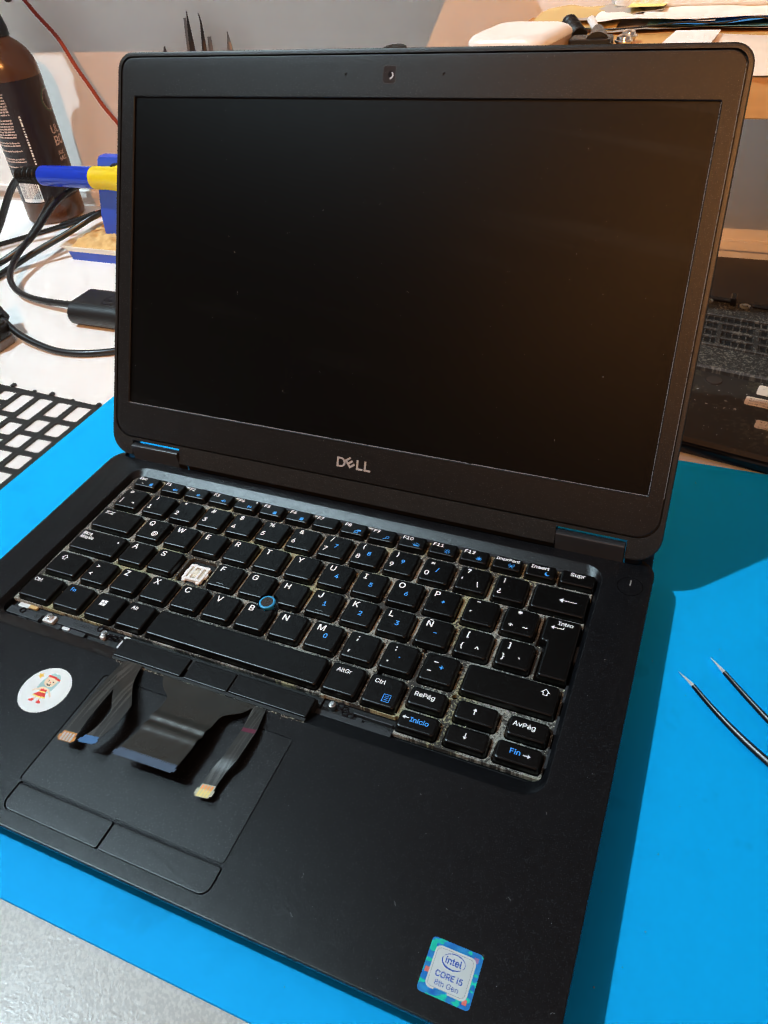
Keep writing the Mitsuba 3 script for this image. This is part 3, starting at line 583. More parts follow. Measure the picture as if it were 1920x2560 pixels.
hole.append(sg.Polygon([(288.0, 171.8), (288.0, 153.6), (291.4, 153.6), (291.4, 135.2), (307, 135.2), (307, 171.8)]))
for hx, hy in ((262.6, 116.0), (241.8, 134.6), (260.6, 152.6), (226.9, 116.6), (243.0, 97.6)): hole.append(sg.Point(hx, hy).buffer(1.3))
lattice = area.buffer(-.05) - unary_union(hole) - sg.box(103, 86, 209, 97.6)
obj('key_frame', ext(lattice, -5.6, -3.3), 'dusty', kb, smooth=False, label='key frame covered in grey and yellowish dust and crumbs')
pts = []
while len(pts) < 2600:
    x, y = RNG.uniform(26, 306), RNG.uniform(91, 203.5)
    if lattice.contains(sg.Point(x, y)): pts.append((x, y))
cr = [speck(x, y, -3.32, abs(RNG.normal(.22, .12)) + .08) for x, y in pts] + [fibre(x, y, -3.3, RNG.uniform(.8, 2.6), .06) for x, y in pts[:260]]
cr += [speck(x, y, -3.3, RNG.uniform(.45, .8)) for x, y in pts[:60]]
obj('crumbs', cr, 'crumb', kb, smooth=False, kind='stuff')
def keycap(c, r=1.6, cut=None):
    m = loft([lift(rpoly(c, r * 1.2, -.62, 5), -4.6), lift(rpoly(c, r * 1.1, -.5, 5), -2.6), lift(rpoly(c, r, -.12, 5), -.9), lift(rpoly(c, r, .02, 5), -.45), lift(rpoly(c, r * .95, .22, 5), -.24), lift(rpoly(c, r * .85, .66, 5), -.04), lift(rpoly(c, r * .8, .95, 5), 0)])
    return man(m) - cut if cut is not None else m
def legend(items, x0, y0):
    out = []
    for it in items:
        if isinstance(it[0], str):
            s, x, y, h = it; out.append(txt_at(s, x0 + x, y0 + y, .012, h * 1.06, bold=True, sx=1.08))
        else:
            g, x, y = it; g = sa.scale(g, 1.1, 1.1, origin=(0, 0)); out.append(move(flat(g, .012), x0 + x, y0 + y))
    return out
for x0, x1, y0, y1, wh, bl, said in ROWS:
    near = abs((x0 + x1) / 2 - SX) < 17 and abs((y0 + y1) / 2 - SY) < 14 and x1 - x0 < 20
    k = obj('key', keycap([(x0, y0), (x1, y0), (x1, y1), (x0, y1)], cut=man(cylz(SX, SY, 5.6, -9, 3, 32)) if near else None), 'keycap', kb, smooth=52, label='black keycap printed with ' + said if said != 'nothing' else 'long blank black space bar')
    if wh: obj('legend', legend(wh, x0, y0), 'legend', k, smooth=False)
    if bl: obj('blue_legend', legend(bl, x0, y0), 'legend_blue', k, smooth=False)
    if said in ('F', 'J'): obj('ridge', tube([(x0 + 5.4, y0 + 2.0, .02), (x0 + 9.6, y0 + 2.0, .02)], .28, 8, 2, False), 'keycap', k)
ent = [(289.7, 156.3), (292.9, 155.7), (292.9, 136.8), (305.5, 136.8), (305.5, 170.2), (289.7, 170.2)]
k = obj('key', keycap([(289.7, 156.0), (292.9, 156.0), (292.9, 136.8), (305.5, 136.8), (305.5, 170.2), (289.7, 170.2)], 1.3), 'keycap', kb, smooth=52, label='tall black L shaped keycap printed with Intro')
obj('legend', legend([('Intro', 5.6, 29.6, 1.95), (I_enter(), 5.9, 27.6)], 289.7, 136.8), 'legend', k, smooth=False)
# the bare mechanism where the D key is missing
sc = []
bx = lambda a, b, c, d, e, f: rbox(xd + a, xd + b, AY[0] + c, AY[0] + d, e, f, .3, .12)
for q in ((1.5, 13.5, 2.0, 3.6, -5.2, -3.4), (1.5, 13.5, 10.8, 12.4, -5.2, -3.4), (1.5, 3.2, 2.0, 12.4, -5.0, -3.5), (11.8, 13.5, 2.0, 12.4, -5.0, -3.5), (3.6, 11.4, 4.2, 10.2, -5.3, -3.8), (4.6, 6.0, 3.0, 11.6, -4.6, -3.2), (9.0, 10.4, 3.0, 11.6, -4.6, -3.2), (.8, 2.6, 5.6, 8.8, -5.3, -3.9), (12.4, 14.2, 5.6, 8.8, -5.3, -3.9), (2.0, 4.0, .9, 2.4, -5.3, -4.0), (10.6, 12.8, .9, 2.2, -5.3, -4.0), (2.4, 4.6, 12.0, 13.4, -5.3, -4.1), (10.4, 12.6, 12.0, 13.2, -5.3, -4.1)): sc.append(bx(*q))
plate = sc.pop(4)
s_ = obj('key_mechanism', sc, 'white', kb, label='bare white key mechanism where one keycap is missing')
obj('dome_plate', plate, 'sponge_pale', s_)
obj('rubber_dome', lathe(xd + 7.5, AY[0] + 7.2, [(3.1, -5.2), (2.9, -4.4), (2.0, -3.5), (1.5, -3.2), (.9, -3.3)], 24), 'tray_rim', s_)
# pointing stick
ps = obj('pointing_stick', [lathe(SX, SY, [(2.6, -5.5), (2.7, -2.2), (3.9, -.9), (4.15, -.2), (4.05, .35), (3.6, .62), (3.1, .55), (3.0, .2)], 40)], 'stick_blue', kb, label='small round pointing stick with blue rim and grey dotted centre')
obj('grip_pad', cylz(SX, SY, 3.05, -.5, .42, 32, .15), 'stick_grey', ps)
obj('grip_dots', [cylz(SX + a, SY + b, .36, .4, .72, 10, .1) for a in np.arange(-2.4, 2.5, 1.05) for b in np.arange(-2.4, 2.5, 1.05) if a * a + b * b < 6.6], 'stick_grey', ps)
# three mouse buttons in front of the space bar
for x0, x1, y0 in ((105.2, 143.4, 82.4), (144.9, 168.2, 82.4), (168.7, 207.9, 82.6)):
    y1 = 92.6; mid = x0 == 144.9
    c = [(x0, y0), (x1, y0), (x1, y1), (x0, y1)]; z = 1.25 if mid else 1.55
    obj('mouse_button', loft([lift(rpoly(c, .7, 0), .18), lift(rpoly(c, .7, 0), z - .55), lift(rpoly(c, .7, .14), z - .2), lift(rpoly(c, .6, .5), z)]), 'mousekey', kb)
obj('button_bracket', [rbox(105.5, 207.8, 81.2, 83.0, .02, .5, .5, .1), rbox(104.5, 208.2, 87.5, 93.4, -5.5, .3, .8, .1)], 'black', kb)
fz = [speck(RNG.uniform(106, 208), RNG.normal(81.0, .35), .02, abs(RNG.normal(.2, .1)) + .06) for _ in range(420)] + [fibre(RNG.uniform(106, 208), RNG.normal(81, .4), .05, RNG.uniform(.8, 2), .05) for _ in range(60)]
obj('fluff', fz, 'crumb', kb, smooth=False, kind='stuff')
# ribbon cables hanging out over the touchpad
def flex(name, L, R, m, tip, tipm, tip_len, label, sag=None, across=8, tabs=0.8, stripes=0, stripem='gold', head=None):
    r = obj(name, band(L, R, .14, 40, across, sag), m, kb, smooth=60, label=label)
    a, b, a0, b0 = np.array(L[-1]), np.array(R[-1]), np.array(L[-2]), np.array(R[-2])
    d = ((a + b) - (a0 + b0)) / 2; d /= np.linalg.norm(d); w = (b - a) / np.linalg.norm(b - a)
    P = lambda s, t: a + (b - a) * s + d * t
    W_ = np.linalg.norm(b - a); e = tabs / W_
    up = np.array([0, 0, .02])
    g = sheet(np.array([[P(s, -.6) + up, P(s, tip_len) + up] for s in np.linspace(0, 1, 6)]), .18)
    g2 = sheet(np.array([[P(s, tip_len * .3) + up, P(s, tip_len * .8) + up] for s in (-e, 0, .5, 1, 1 + e)]), .17)
    tp = obj('tip', [g, g2], tipm, r, smooth=False)
    for k in range(stripes):
        s = (k + .75) / (stripes + .5); q = .28 / stripes
        obj('contact', sheet(np.array([[P(s - q, .0) + up * 6, P(s - q, tip_len * .96) + up * 6], [P(s + q, 0) + up * 6, P(s + q, tip_len * .96) + up * 6]]), .05), stripem, r, smooth=False)
        if head: obj('contact_head', sheet(np.array([[P(s - q, -.2) + up * 10, P(s - q, tip_len * .34) + up * 10], [P(s + q, -.2) + up * 10, P(s + q, tip_len * .34) + up * 10]]), .05), head, r, smooth=False)
    return r
flex('ribbon_cable', [(113.0, 81.5, .9), (113.1, 74, 2.2), (113.4, 66, 3.4), (114.2, 50, 5.0), (114.9, 39.9, 5.2)], [(119.6, 81.5, .9), (119.8, 74, 2.2), (120.2, 66, 3.4), (121.0, 50, 5.0), (121.6, 40.4, 5.2)], 'fpc_flat', 'tip', 'copper', 3.9, 'narrow black ribbon cable with an orange copper tip', stripes=4, stripem='steel')
flex('ribbon_cable', [(114.6, 81.6, 1.5), (116.4, 75, 3.2), (119.0, 69.2, 5.0), (125.0, 60, 6.4), (129.4, 53.2, 7.0), (126.6, 40.4, 7.3)], [(123.6, 81.6, 1.5), (125.6, 75, 3.2), (128.8, 69.0, 5.0), (133.6, 63.0, 6.8), (136.5, 58.6, 7.2), (133.3, 41.4, 7.3)], 'fpc_flat', 'tip', 'fpc_blue', 3.2, 'narrow black ribbon cable bending to a blue tip')
wave = lambda t, s: 1.25 * np.exp(-((t - .58) / .045) ** 2) + 1.0 * np.exp(-((t - .70) / .045) ** 2) - .6 * np.exp(-((t - .64) / .03) ** 2) + .3 * np.sin(s * 16 + t * 9) * np.exp(-(t / .22) ** 2) + .075 * np.sin(s * 2 * np.pi * 26) * np.clip((t - .25) * 5, 0, 1)
flex('ribbon_cable', [(136.0, 80.5, 1.2), (140.5, 74.5, 2.6), (147.2, 68.4, 4.4), (147.6, 60, 6.0), (147.5, 52, 7.4), (146.3, 46, 7.9), (145.0, 40.6, 8.2)], [(184.6, 80.5, 1.2), (181.5, 75.0, 2.6), (174.7, 68.4, 4.4), (174.2, 60, 6.0), (173.6, 52, 7.4), (173.2, 46, 7.9), (172.6, 41.6, 8.2)], 'fpc', 'tip', 'fpc_tip', 3.3, 'wide ridged black ribbon cable with a bluish edge connector', sag=wave, across=150, tabs=.9)
flex('ribbon_cable', [(183.6, 80.5, 1.0), (184.6, 76.5, 2.0), (186.1, 66, 3.6), (186.0, 55, 4.4), (184.0, 47.0, 3.4), (183.6, 40.6, 3.0)], [(189.6, 80.5, 1.0), (190.6, 77.2, 2.0), (192.4, 66.4, 3.6), (192.2, 55.4, 4.4), (190.2, 47.6, 3.4), (189.6, 41.4, 3.0)], 'fpc_flat', 'tip', 'tip_beige', 4.8, 'long black ribbon cable with a gold tip and a red mark', stripes=4, stripem='gold', head='orange')
obj('ink_mark', band([(186.15, 68.4, 3.42), (186.2, 66.6, 3.66)], [(192.1, 69.2, 3.40), (192.3, 67.2, 3.62)], .1, 4, 4), 'mag', kb + '__ribbon_cable_003', smooth=False)
# ---------------------------------------------------------------- things on the desk and the mat
# tweezers, lower right
tw = thing('tweezers', 'black tweezers with bare silver points lying open on the blue mat', 'tweezers')
def arm(P, w0, w1, t0, t1, n=30):
    p = spline_m(P, n); s = np.linspace(0, 1, n); d = np.gradient(p, axis=0); d /= np.linalg.norm(d, axis=1, keepdims=True)
    side = np.cross(d, [0, 0, 1.]); side /= np.linalg.norm(side, axis=1, keepdims=True); up = np.cross(side, d)
    rings = []
    for i in range(n):
        w = (w0 + (w1 - w0) * s[i]) / 2; t = (t0 + (t1 - t0) * s[i]) / 2
        q = [(-w, -t), (w, -t), (w, -t * .1), (w * .25, t), (-w * .25, t), (-w, -t * .1)]
        rings.append(np.array([p[i] + side[i] * a + up[i] * b for a, b in q]))
    m = len(rings[0]); f = []; i = np.arange(m); j = (i + 1) % m
    for k in range(n - 1): f += [np.stack([k * m + i, k * m + j, k * m + m + j], 1), np.stack([k * m + i, k * m + m + j, k * m + m + i], 1)]
    f += [np.array([[0, q + 1, q] for q in range(1, m - 1)]), np.array([[(n - 1) * m, (n - 1) * m + q, (n - 1) * m + q + 1] for q in range(1, m - 1)])]
    tm = trimesh.Trimesh(np.vstack(rings), np.vstack(f), process=False); tm.fix_normals(); return tm
for A in ([(356.7, 163.9, -14.6), (372.4, 148.0, -14.2), (387.6, 135.6, -13.6), (430, 108, -12.0), (470, 88, -11.5)], [(368.6, 175.6, -14.6), (378, 165.2, -14.2), (387.0, 155.6, -13.6), (424, 117, -12.0), (468, 87, -11.5)]):
    a_ = obj('arm', arm(A, 1.9, 6.4 if A[0][0] < 360 else 5.6, 1.6, 2.2, 50), 'tweezer', tw, smooth=75)
    t_ = (350.0, 170.0, -15.6) if A[0][0] < 360 else (362.3, 182.6, -15.6)
    obj('point', arm([t_, tuple(np.array(t_) * .5 + np.array(A[0]) * .5 + [0, 0, .1]), A[0]], .2, 1.7, .25, 1.5, 14), 'metal_white', a_, smooth=25)
# keyboard trim lattice left of the mat
tr = thing('keyboard_trim', 'thin black lattice from around keyboard keys lying beside the blue mat', 'keyboard trim')
x1, px, w = -77.4, 19.2, 14.2
g = sg.Polygon([(-71.9, 150), (-71.9, 281), (-180 - 60, 287.5), (-240, 150)])
def hx(k): return x1 - px * k - w, x1 - px * k
def sl(k): return (k * px) * .034
cut = []
def hole_(k, y0, y1): a, b = hx(k); cut.append(sa.translate(rr(a, y0, b, y1, 1.6, 5), 0, sl(k)))
for k, y0 in ((0, 258.0), (1, 258.0), (2, 249.0), (3, 253.4), (4, 264.6), (5, 264.6), (6, 258)): hole_(k, y0, 276.8)
for k in (0, 1):
    for y in (238.4, 219.2, 200.0, 180.6, 161.3): hole_(k, y, y + 14.9)
for k, ys in ((2, (229.4, 210.0, 190.7, 171.4)), (3, (233.7, 214.4, 195.0, 175.7)), (4, (245.2, 226, 206.8, 187.4, 168)), (5, (245.2, 226, 206.8, 187.4, 168)), (6, (238, 219, 200, 180))):
    for y in ys: hole_(k, y, y + 14.9)
obj('lattice', ext(g - unary_union(cut), -19.95, -18.7), 'trim_black', tr, smooth=False)
for x, y in ((-166, 285.8), (-142, 284.6), (-124, 283.6), (-101.5, 282.2), (-76, 281), (-187, 286.4)):
    big = x in (-166, -124, -76)
    obj('clip_tab', rbox(x - (1.6 if big else 1.2), x + (1.6 if big else 1.2), y - .6, y + (3.0 if big else 1.4), -19.9, -17.9 if big else -18.5, .4, .15), 'trim_black', tr)
# adapter box with its cable
ad = thing('cable_adapter', 'flat black adapter box with a round embossed mark partly behind the laptop', 'adapter')
def stadium(y0, y1, z0, z1, n=14):
    r = (z1 - z0) / 2; zc = (z0 + z1) / 2
    return np.array([(y0 + r - r * math.cos(a), zc + r * math.sin(a)) for a in np.linspace(-np.pi / 2, np.pi / 2, n)] + [(y1 - r + r * math.cos(a), zc - r * math.sin(a)) for a in np.linspace(-np.pi / 2, np.pi / 2, n)][::1])
prof = stadium(381.5, 425, -19.9, 1.6)
m = to_tm(ext(sg.Polygon(prof).buffer(0), 0, 80)); m.vertices = np.column_stack([m.vertices[:, 2] - 188.5, m.vertices[:, 0], m.vertices[:, 1]])
obj('body', m, 'rubber', ad, smooth=40)
obj('mark', [move(flat(sa.scale(sg.Point(0, 0).buffer(9, 40) - sg.Point(0, 0).buffer(8.3, 40), 1, 1), 0, .12), -151, 401, 1.6), txt_at('DELL', -158, 398.6, 1.6, 4.4, depth=.12)], 'gloss_black', ad, smooth=False)
obj('neck', [tube([(-187, 402.5, -8.5), (-192, 402.8, -8.6), (-198, 403.4, -8.8)], np.linspace(6.6, 4.3, 20), 16, 20), tube([(-187.6, 402.6, -8.5), (-180, 402, -8.3)], 7.4, 16, 2, False)], 'rubber', ad)
cab = [(-196, 403.2, -8.8), (-212, 404.2, -10), (-236, 407.5, -12), (-262, 412, -13), (-287, 420, -12), (-310, 436, -8), (-326, 462, -2), (-338, 500, 6), (-352, 545, 18), (-360, 566, 24)]
obj('cord', tube(cab, 3.0, 12, 90), 'cable', ad)
obj('cord_tie', tube([(-230, 406.4, -11.5), (-234.6, 407.2, -11.9)], 3.15, 12, 2, False), 'black', ad)
# soldering iron resting in its stand, with sponge tray
stn = thing('soldering_stand', 'blue soldering iron stand with a pale sponge tray behind the laptop edge', 'soldering stand')
hp = lambda x0, y0, y1, q, z: lift(rpoly([(x0, y0), (-205, y0), (-205, y1), (x0, y1)], 3, q, 5), z)
obj('holder', loft([hp(-277, 543, 560, 0, -9), hp(-274.5, 543, 560, 0, 18), hp(-269, 543.5, 558, 0, 40), hp(-261, 544, 557, 0, 66), hp(-258, 544, 557, 0, 74), hp(-257.5, 544, 557, 1.2, 77)]), 'blue_plastic', stn)
obj('rest_ring', [tube([(-232 + 11 * math.cos(t), 541.5, 57 + 13.5 * math.sin(t)) for t in np.linspace(0, 2 * np.pi, 30)], 2.4, 8, 30, False)], 'black', stn)
c0 = [(-303, 511), (-190, 511), (-190, 571), (-303, 571)]
obj('tray_base', loft([lift(rpoly(c0, 3, .8), -19.9), lift(rpoly(c0, 3, -.6), -10.2)]), 'blue_plastic', stn)
rim = man(loft([lift(rpoly(c0, 3, -.4), -10.6), lift(rpoly(c0, 3, -2.4), -7.2), lift(rpoly(c0, 3, -5.2), -4.2), lift(rpoly(c0, 3, -5.6), -3.2)])) - man(loft([lift(rpoly(c0, 3, 1), -9.6), lift(rpoly(c0, 3, -4.2), -2.8), lift(rpoly(c0, 3, -4.6), -2.0)]))
obj('tray_rim', rim, 'tray_rim', stn)
nx, ny = 60, 34
gx, gy = np.meshgrid(np.linspace(-301, -192, nx), np.linspace(512, 570, ny), indexing='ij')
hgt = meshkit.fbm(np.stack([gx * .11, gy * .11, gx * 0], -1), 4, 3); edge = np.minimum.reduce([(gx + 301) / 12, (-192 - gx) / 12, (gy - 512) / 9, (570 - gy) / 9]).clip(0, 1)
obj('sponge', sheet(np.stack([gx, gy, -9.6 + edge ** .5 * (4.5 + 12.5 * (hgt - .2))], -1), .4), 'sponge', stn, smooth=60)
ir = thing('soldering_iron', 'blue and yellow soldering iron resting level in the blue stand', 'soldering iron')
ax = lambda x: (x, 541.0, 57.0 + (x + 300) * .012)
obj('handle', tube([ax(-334), ax(-333.2), ax(-330), ax(-300), ax(-262), ax(-260)], [9.0, 9.8, 10.1, 10.4, 10.8, 10.6], 32, 6, False), 'blue_handle', ir)
obj('grip', tube([ax(-264), ax(-262), ax(-250), ax(-236), ax(-226), ax(-215)], [10.9, 11.3, 11.0, 12.0, 14.5, 14.5], 32, 6, False), 'yellow', ir)
sr = [ax(-366 + i * .5) for i in range(70)]; sr = [(x, y, z - .0022 * max(0, -345 - x) ** 2) for x, y, z in sr]
obj('strain_relief', tube(sr, [6.9 + 2.1 * (i / 69) + .95 * math.sin(i * 1.35) for i in range(70)], 28, 70, False), 'rubber', ir, smooth=50)
obj('cord', tube([(-364, 541, 55), (-372, 541, 51), (-384, 538, 40), (-398, 530, 18), (-410, 515, -6), (-416, 500, -16.5), (-419, 478, -16.8), (-425, 440, -16.8)], 3.7, 12, 70), 'cable', ir)
# loose cables round the stand
def cord(label, P, r, m='cable', name='cable'): return tag(obj(name, tube(P, r, 12, 90), m), label, 'cable')
cord('thick black cable rising from the desk to behind the iron handle', [(-372, 460, -16), (-352, 470, -8), (-338, 492, 2), (-334, 520, 16), (-330, 548, 30), (-318, 566, 38), (-290, 572, 40), (-262, 566, 38), (-240, 560, 34)], 3.3)
cord('black cable curving from the stand down towards the left edge', [(-238, 556, 26), (-262, 552, 23), (-288, 542, 14), (-305, 524, 5), (-322, 503, -3), (-336, 482, -10), (-344, 462, -15), (-346, 440, -16.6), (-350, 420, -16.7)], 3.2)
tl = thing('test_lead', 'thin black test lead with a red end lying across the desk', 'test lead')
obj('lead', tube([(-425, 512, -17.2), (-404, 545, -17.2), (-388, 572, -17), (-376, 592, -16.4)], 2.5, 10, 40), 'cable', tl)
obj('sleeve', tube([(-381, 585, -16.6), (-366, 611, -15.2), (-360, 623, -14.6)], 3.3, 12, 20), 'rubber', tl)
obj('red_end', tube([(-361, 621, -14.7), (-353, 635, -14)], 2.6, 12, 2, False), 'red_plastic', tl)
cord('black cable with a shine sagging from the plug to behind the laptop', [(-252, 362, 6), (-236, 354, -2), (-215, 346, -9), (-192, 341.5, -14), (-168, 339, -16.6), (-146, 340.5, -17), (-128, 346, -17), (-100, 362, -17)], 2.9)
pg = thing('power_plug', 'black power plug at the left edge of the desk', 'plug')
obj('body', [rbox(-262, -222.5, 322, 350, -16, 1.5, 7, 2.5)], 'rubber', pg)
obj('foot', rbox(-262, -221, 318, 349, -19.9, -12.5, 5, 1), 'plug_grey', pg)
obj('collar', tube([(-236, 354.5, -3), (-246, 358, 2), (-258, 364, 7)], 6.2, 14, 20), 'rubber', pg)
rc = tag(obj('red_cable', tube([(-425, 650, 240), (-396, 655, 200.5), (-385, 657, 183.5), (-369, 658, 163.5), (-355.5, 657, 137), (-342, 656, 115), (-329.5, 655, 94.6), (-316, 655, 77), (-300, 650, 52), (-290, 640, 20), (-286, 625, -12), (-270, 600, -17.5)], 2.0, 10, 110), 'red_cable'), 'thin red cable hanging down in front of the wall beside the bottle', 'cable')
# brown bottle
BX, BYc = -420., 622.
bt = thing('pump_bottle', 'brown plastic pump bottle with a dark printed label on the desk at left', 'bottle')
obj('body', lathe(BX, BYc, [(27, -19.9), (31.5, -19.2), (33, -17), (33, 136), (32.6, 142), (31, 149), (27.5, 157), (22, 164), (16, 169), (13.5, 172), (13, 176)], 72), 'amber', bt, smooth=40)
def wrap(m, r, phi0):
    m = to_tm(m).copy(); s, z, d = m.vertices.T; a = math.radians(-42.5 + phi0) + s / r; R = r + d
    m.vertices = np.column_stack([BX + R * np.cos(a), BYc + R * np.sin(a), z]); return m
def ring_band(r, z0, z1, a0, a1, th, n=60):
    s = np.radians(np.linspace(a0, a1, n)) * r
    return trimesh.util.concatenate([wrap(rbox_(s[i], s[i + 1], z0, z1, 0, th), r, 0) for i in range(n - 1)])
def rbox_(x0, x1, y0, y1, z0, z1):
    b = trimesh.creation.box((x1 - x0, y1 - y0, z1 - z0)); b.apply_translation(((x0 + x1) / 2, (y0 + y1) / 2, (z0 + z1) / 2)); return b
obj('label_wrap', lathe(BX, BYc, [(33.05, 5.5), (33.25, 5.6), (33.25, 133), (33.05, 133.1)], 72), 'label_dark', bt, smooth=30)
r_ = 33.3; D2 = lambda deg: math.radians(deg) * r_
txs = []
R2 = random.Random(4)
for z in np.arange(46, 128, 2.9):
    if R2.random() < .12: continue
    s = D2(-88)
    while s < D2(-24):
        w_ = R2.uniform(1.2, 4.2)
        txs.append(rbox_(s, min(s + w_, D2(-23)), z, z + R2.choice([1.5, 1.7, 1.2]), 0, .06)); s += w_ + R2.uniform(.35, .9)
obj('small_print', [wrap(t, r_, 0) for t in txs], 'label_text', bt, smooth=False)
bc = [wrap(rbox_(D2(-62), D2(-16), 7, 33, 0, .05), r_, 0) for _ in range(1)]
s = np.linspace(D2(-62), D2(-16), 24); obj('barcode_panel', [wrap(rbox_(s[i], s[i + 1] + .01, 7, 33, 0, .05), r_, 0) for i in range(23)], 'label_white', bt, smooth=False)
bars = []; q = D2(-59)
while q < D2(-20): w_ = R2.choice([.35, .5, .8]); bars.append(wrap(rbox_(q, q + w_, 11, 33.2, .05, .1), r_, 0)); q += w_ + R2.choice([.5, .7, 1.1])
obj('bar', bars, 'ink', bt, smooth=False, kind='stuff')
obj('vertical_print', [wrap(rbox_(D2(-8.6), D2(-5.4), z, z + R2.uniform(1.2, 2.6), 0, .06), r_, 0) for z in np.arange(48, 99, 2.9)], 'label_white', bt, smooth=False)
nm = []
for s_t, z, h, b in (('UL', 74, 9, False), ('BO', 61.5, 9.5, True), ('Aut', 51.5, 4.6, False), ('MUL', 45, 4.6, False)):
    t = text(s_t, h, b, .08); t.vertices[:, 1] += z; t.vertices[:, 0] += D2(44); nm.append(wrap(t, r_, 0))
obj('front_name', nm, 'label_text', bt, smooth=False)
circ = sg.Point(D2(68), 108).buffer(13, 40)
obj('green_ring', wrap(flat(circ - sg.Point(D2(68), 108).buffer(11, 40), 0, .07), r_, 0), 'label_green', bt, smooth=False)
obj('white_disc', wrap(flat(sg.Point(D2(68), 108).buffer(10.6, 40), 0, .06), r_, 0), 'label_text', bt, smooth=False)
obj('orange_dot', wrap(flat(sg.Point(D2(51), 33.5).buffer(4.4, 24), 0, .07), r_, 0), 'label_orange', bt, smooth=False)
pm = obj('pump', [lathe(BX, BYc, [(14.6, 172), (15.2, 173), (14.6, 182), (12, 194), (10.5, 199), (5, 200), (4.5, 214)], 32)], 'rubber', bt)
obj('nozzle', [lathe(BX, BYc, [(9, 213), (10, 214), (10, 220), (8.5, 223)], 24), tube([(BX, BYc, 217), (BX + 26, BYc - 6, 216), (BX + 44, BYc - 10, 212), (BX + 50, BYc - 11.5, 207.5)], 5.2, 14, 24)], 'rubber', bt)
# the second, dismantled laptop at the right
sl_ = thing('dismantled_laptop', 'dusty black laptop base with its vents showing behind the open laptop', 'laptop base')
b0 = [(322, 340), (640, 290), (640, 498), (322, 548)]
b0 = [(312, 343), (520, 307), (520, 520), (312, 548)]
obj('lower_rim', loft([lift(rpoly(b0, 5, .3), -17.9), lift(rpoly(b0, 5, 0), -16.5), lift(rpoly(b0, 5, 0), -13), lift(rpoly(b0, 5, .6), -12)]), 'gloss_black', sl_)
b1 = [(314, 346), (520, 310), (520, 520), (314, 546)]
top = man(loft([lift(rpoly(b1, 5, 0), -11.9), lift(rpoly(b1, 5, 1.5), -9.2), lift(rpoly(b1, 5, 2.6), -8.8)]))
obj('cover', top, 'dusty_brown', sl_)
# raised rear part with rows of vent slots
sx = lambda x: -(x - 333) * .165
def strip(x0, x1, y0, y1, z0, z1, b=.5):
    c = [(x0, y0 + sx(x0)), (x1, y0 + sx(x1)), (x1, y1 + sx(x1)), (x0, y1 + sx(x0))]
    return loft([lift(rpoly(c, .6, 0, 4), z0), lift(rpoly(c, .6, 0, 4), z1 - b), lift(rpoly(c, .6, b * .8, 4), z1)])
obj('raised_section', strip(316, 519, 424, 530, -9.2, -4.4, 1.6), 'dusty_black', sl_)
obj('vent_floor', strip(317, 519, 453, 498, -4.4, -4.3, .05), 'black', sl_)
for r0, y in enumerate((452, 463.5, 475, 486.5)):
    obj('vent_rail', strip(316, 519, y, y + 2.6, -4.4, -2.6, .5), 'dusty_black', sl_)
    for x in np.arange(318, 400, 4.6):
        obj('vent_fin', strip(x, x + 1.0, y + 2.7, y + 11.4, -4.3, -3.3, .3), 'dusty_black', sl_)
obj('vent_rail', strip(316, 519, 497, 502, -4.4, -2.2, .6), 'dusty_black', sl_)
for k, x in enumerate((340, 365, 392)): obj('vent_rib', strip(x, x + 3.4, 455, 486, -4.4, -2.7, .4), 'dusty_black', sl_)
for x, y in ((356.5, 517), (330, 521), (383, 509)):
    s_ = obj('screw', [tube([(x + 3.2 * math.cos(t), y + 3.2 * math.sin(t), -3.6) for t in np.linspace(0, 2 * np.pi, 20)], .9, 6, 20, False), cylz(x, y, 1.8, -5, -2.2, 16, .3)], 'steel', sl_)
obj('rear_clip', [strip(322, 350, 523, 528, -4.5, -2.4), strip(346, 350, 520, 530, -4.5, 1.5), strip(362, 390, 522, 526, -4.5, -3)], 'gloss_black', sl_)
obj('foot_pad', cylz(344, 413, 5.2, -8.9, -8.0, 32, .4), 'brown_black', sl_)
for x, y, w_, h_, an, txt in ((372, 414.5, 26, 12, -9, 0), (365, 399, 30, 10, -9, 3), (372, 373, 26, 9, -9, 3)):
    g = sa.rotate(rr(x, y - h_, x + w_, y, 1.4, 4), an, origin=(x, y))
    lb = obj('label_sticker', ext(g, -8.79, -8.6), 'film', sl_, smooth=False)
    if txt:
        rows = []
        for k, t in enumerate(('X 7 A A 4771B', 'WFTX 6540480', '20190/0324N')):
            rows.append(move(txt_at(t, 0, 0, 0, 1.5, rot=math.radians(an)), x + 2.4 + k * -.2 + math.sin(math.radians(an)) * (2.9 * k + 3.2) * -1 * -1, y - (2.9 * k + 3.2), -8.59))
        obj('label_print', rows, 'ink', lb, smooth=False)
deb = [speck(RNG.uniform(333, 400), 0, -8.8, abs(RNG.normal(.5, .3)) + .15) for _ in range(90)]
for m in deb: m.vertices = m.vertices + [0, RNG.uniform(352, 438) + sx(m.vertices[0, 0]) , 0]
obj('debris', deb, 'lint', sl_, smooth=False, kind='stuff')
obj('chip', [speck(350.5, 440, -6.2, 1.6), speck(353, 437, -6.4, 1.2), speck(362.6, 433, -6.2, .9), speck(358, 436, -6.4, .7)], 'lint', sl_, smooth=False)
bk = obj('opened_lid', loft([lift(rpoly([(305, 536), (540, 500), (540, 640), (305, 640)], 3, .3), -19.9), lift(rpoly([(305, 536), (540, 500), (540, 640), (305, 640)], 3, 0), -18.8), lift(rpoly([(305, 536), (540, 500), (540, 640), (305, 640)], 3, .3), -17.6)]), 'brown_black', sl_)
ds = tag(obj('skirting', skew(rbox(-1000, 1000, 671, 676.2, -19.95, -12, .6, .3)), 'wall'), 'narrow pale strip along the foot of the wall behind the desk', 'skirting')
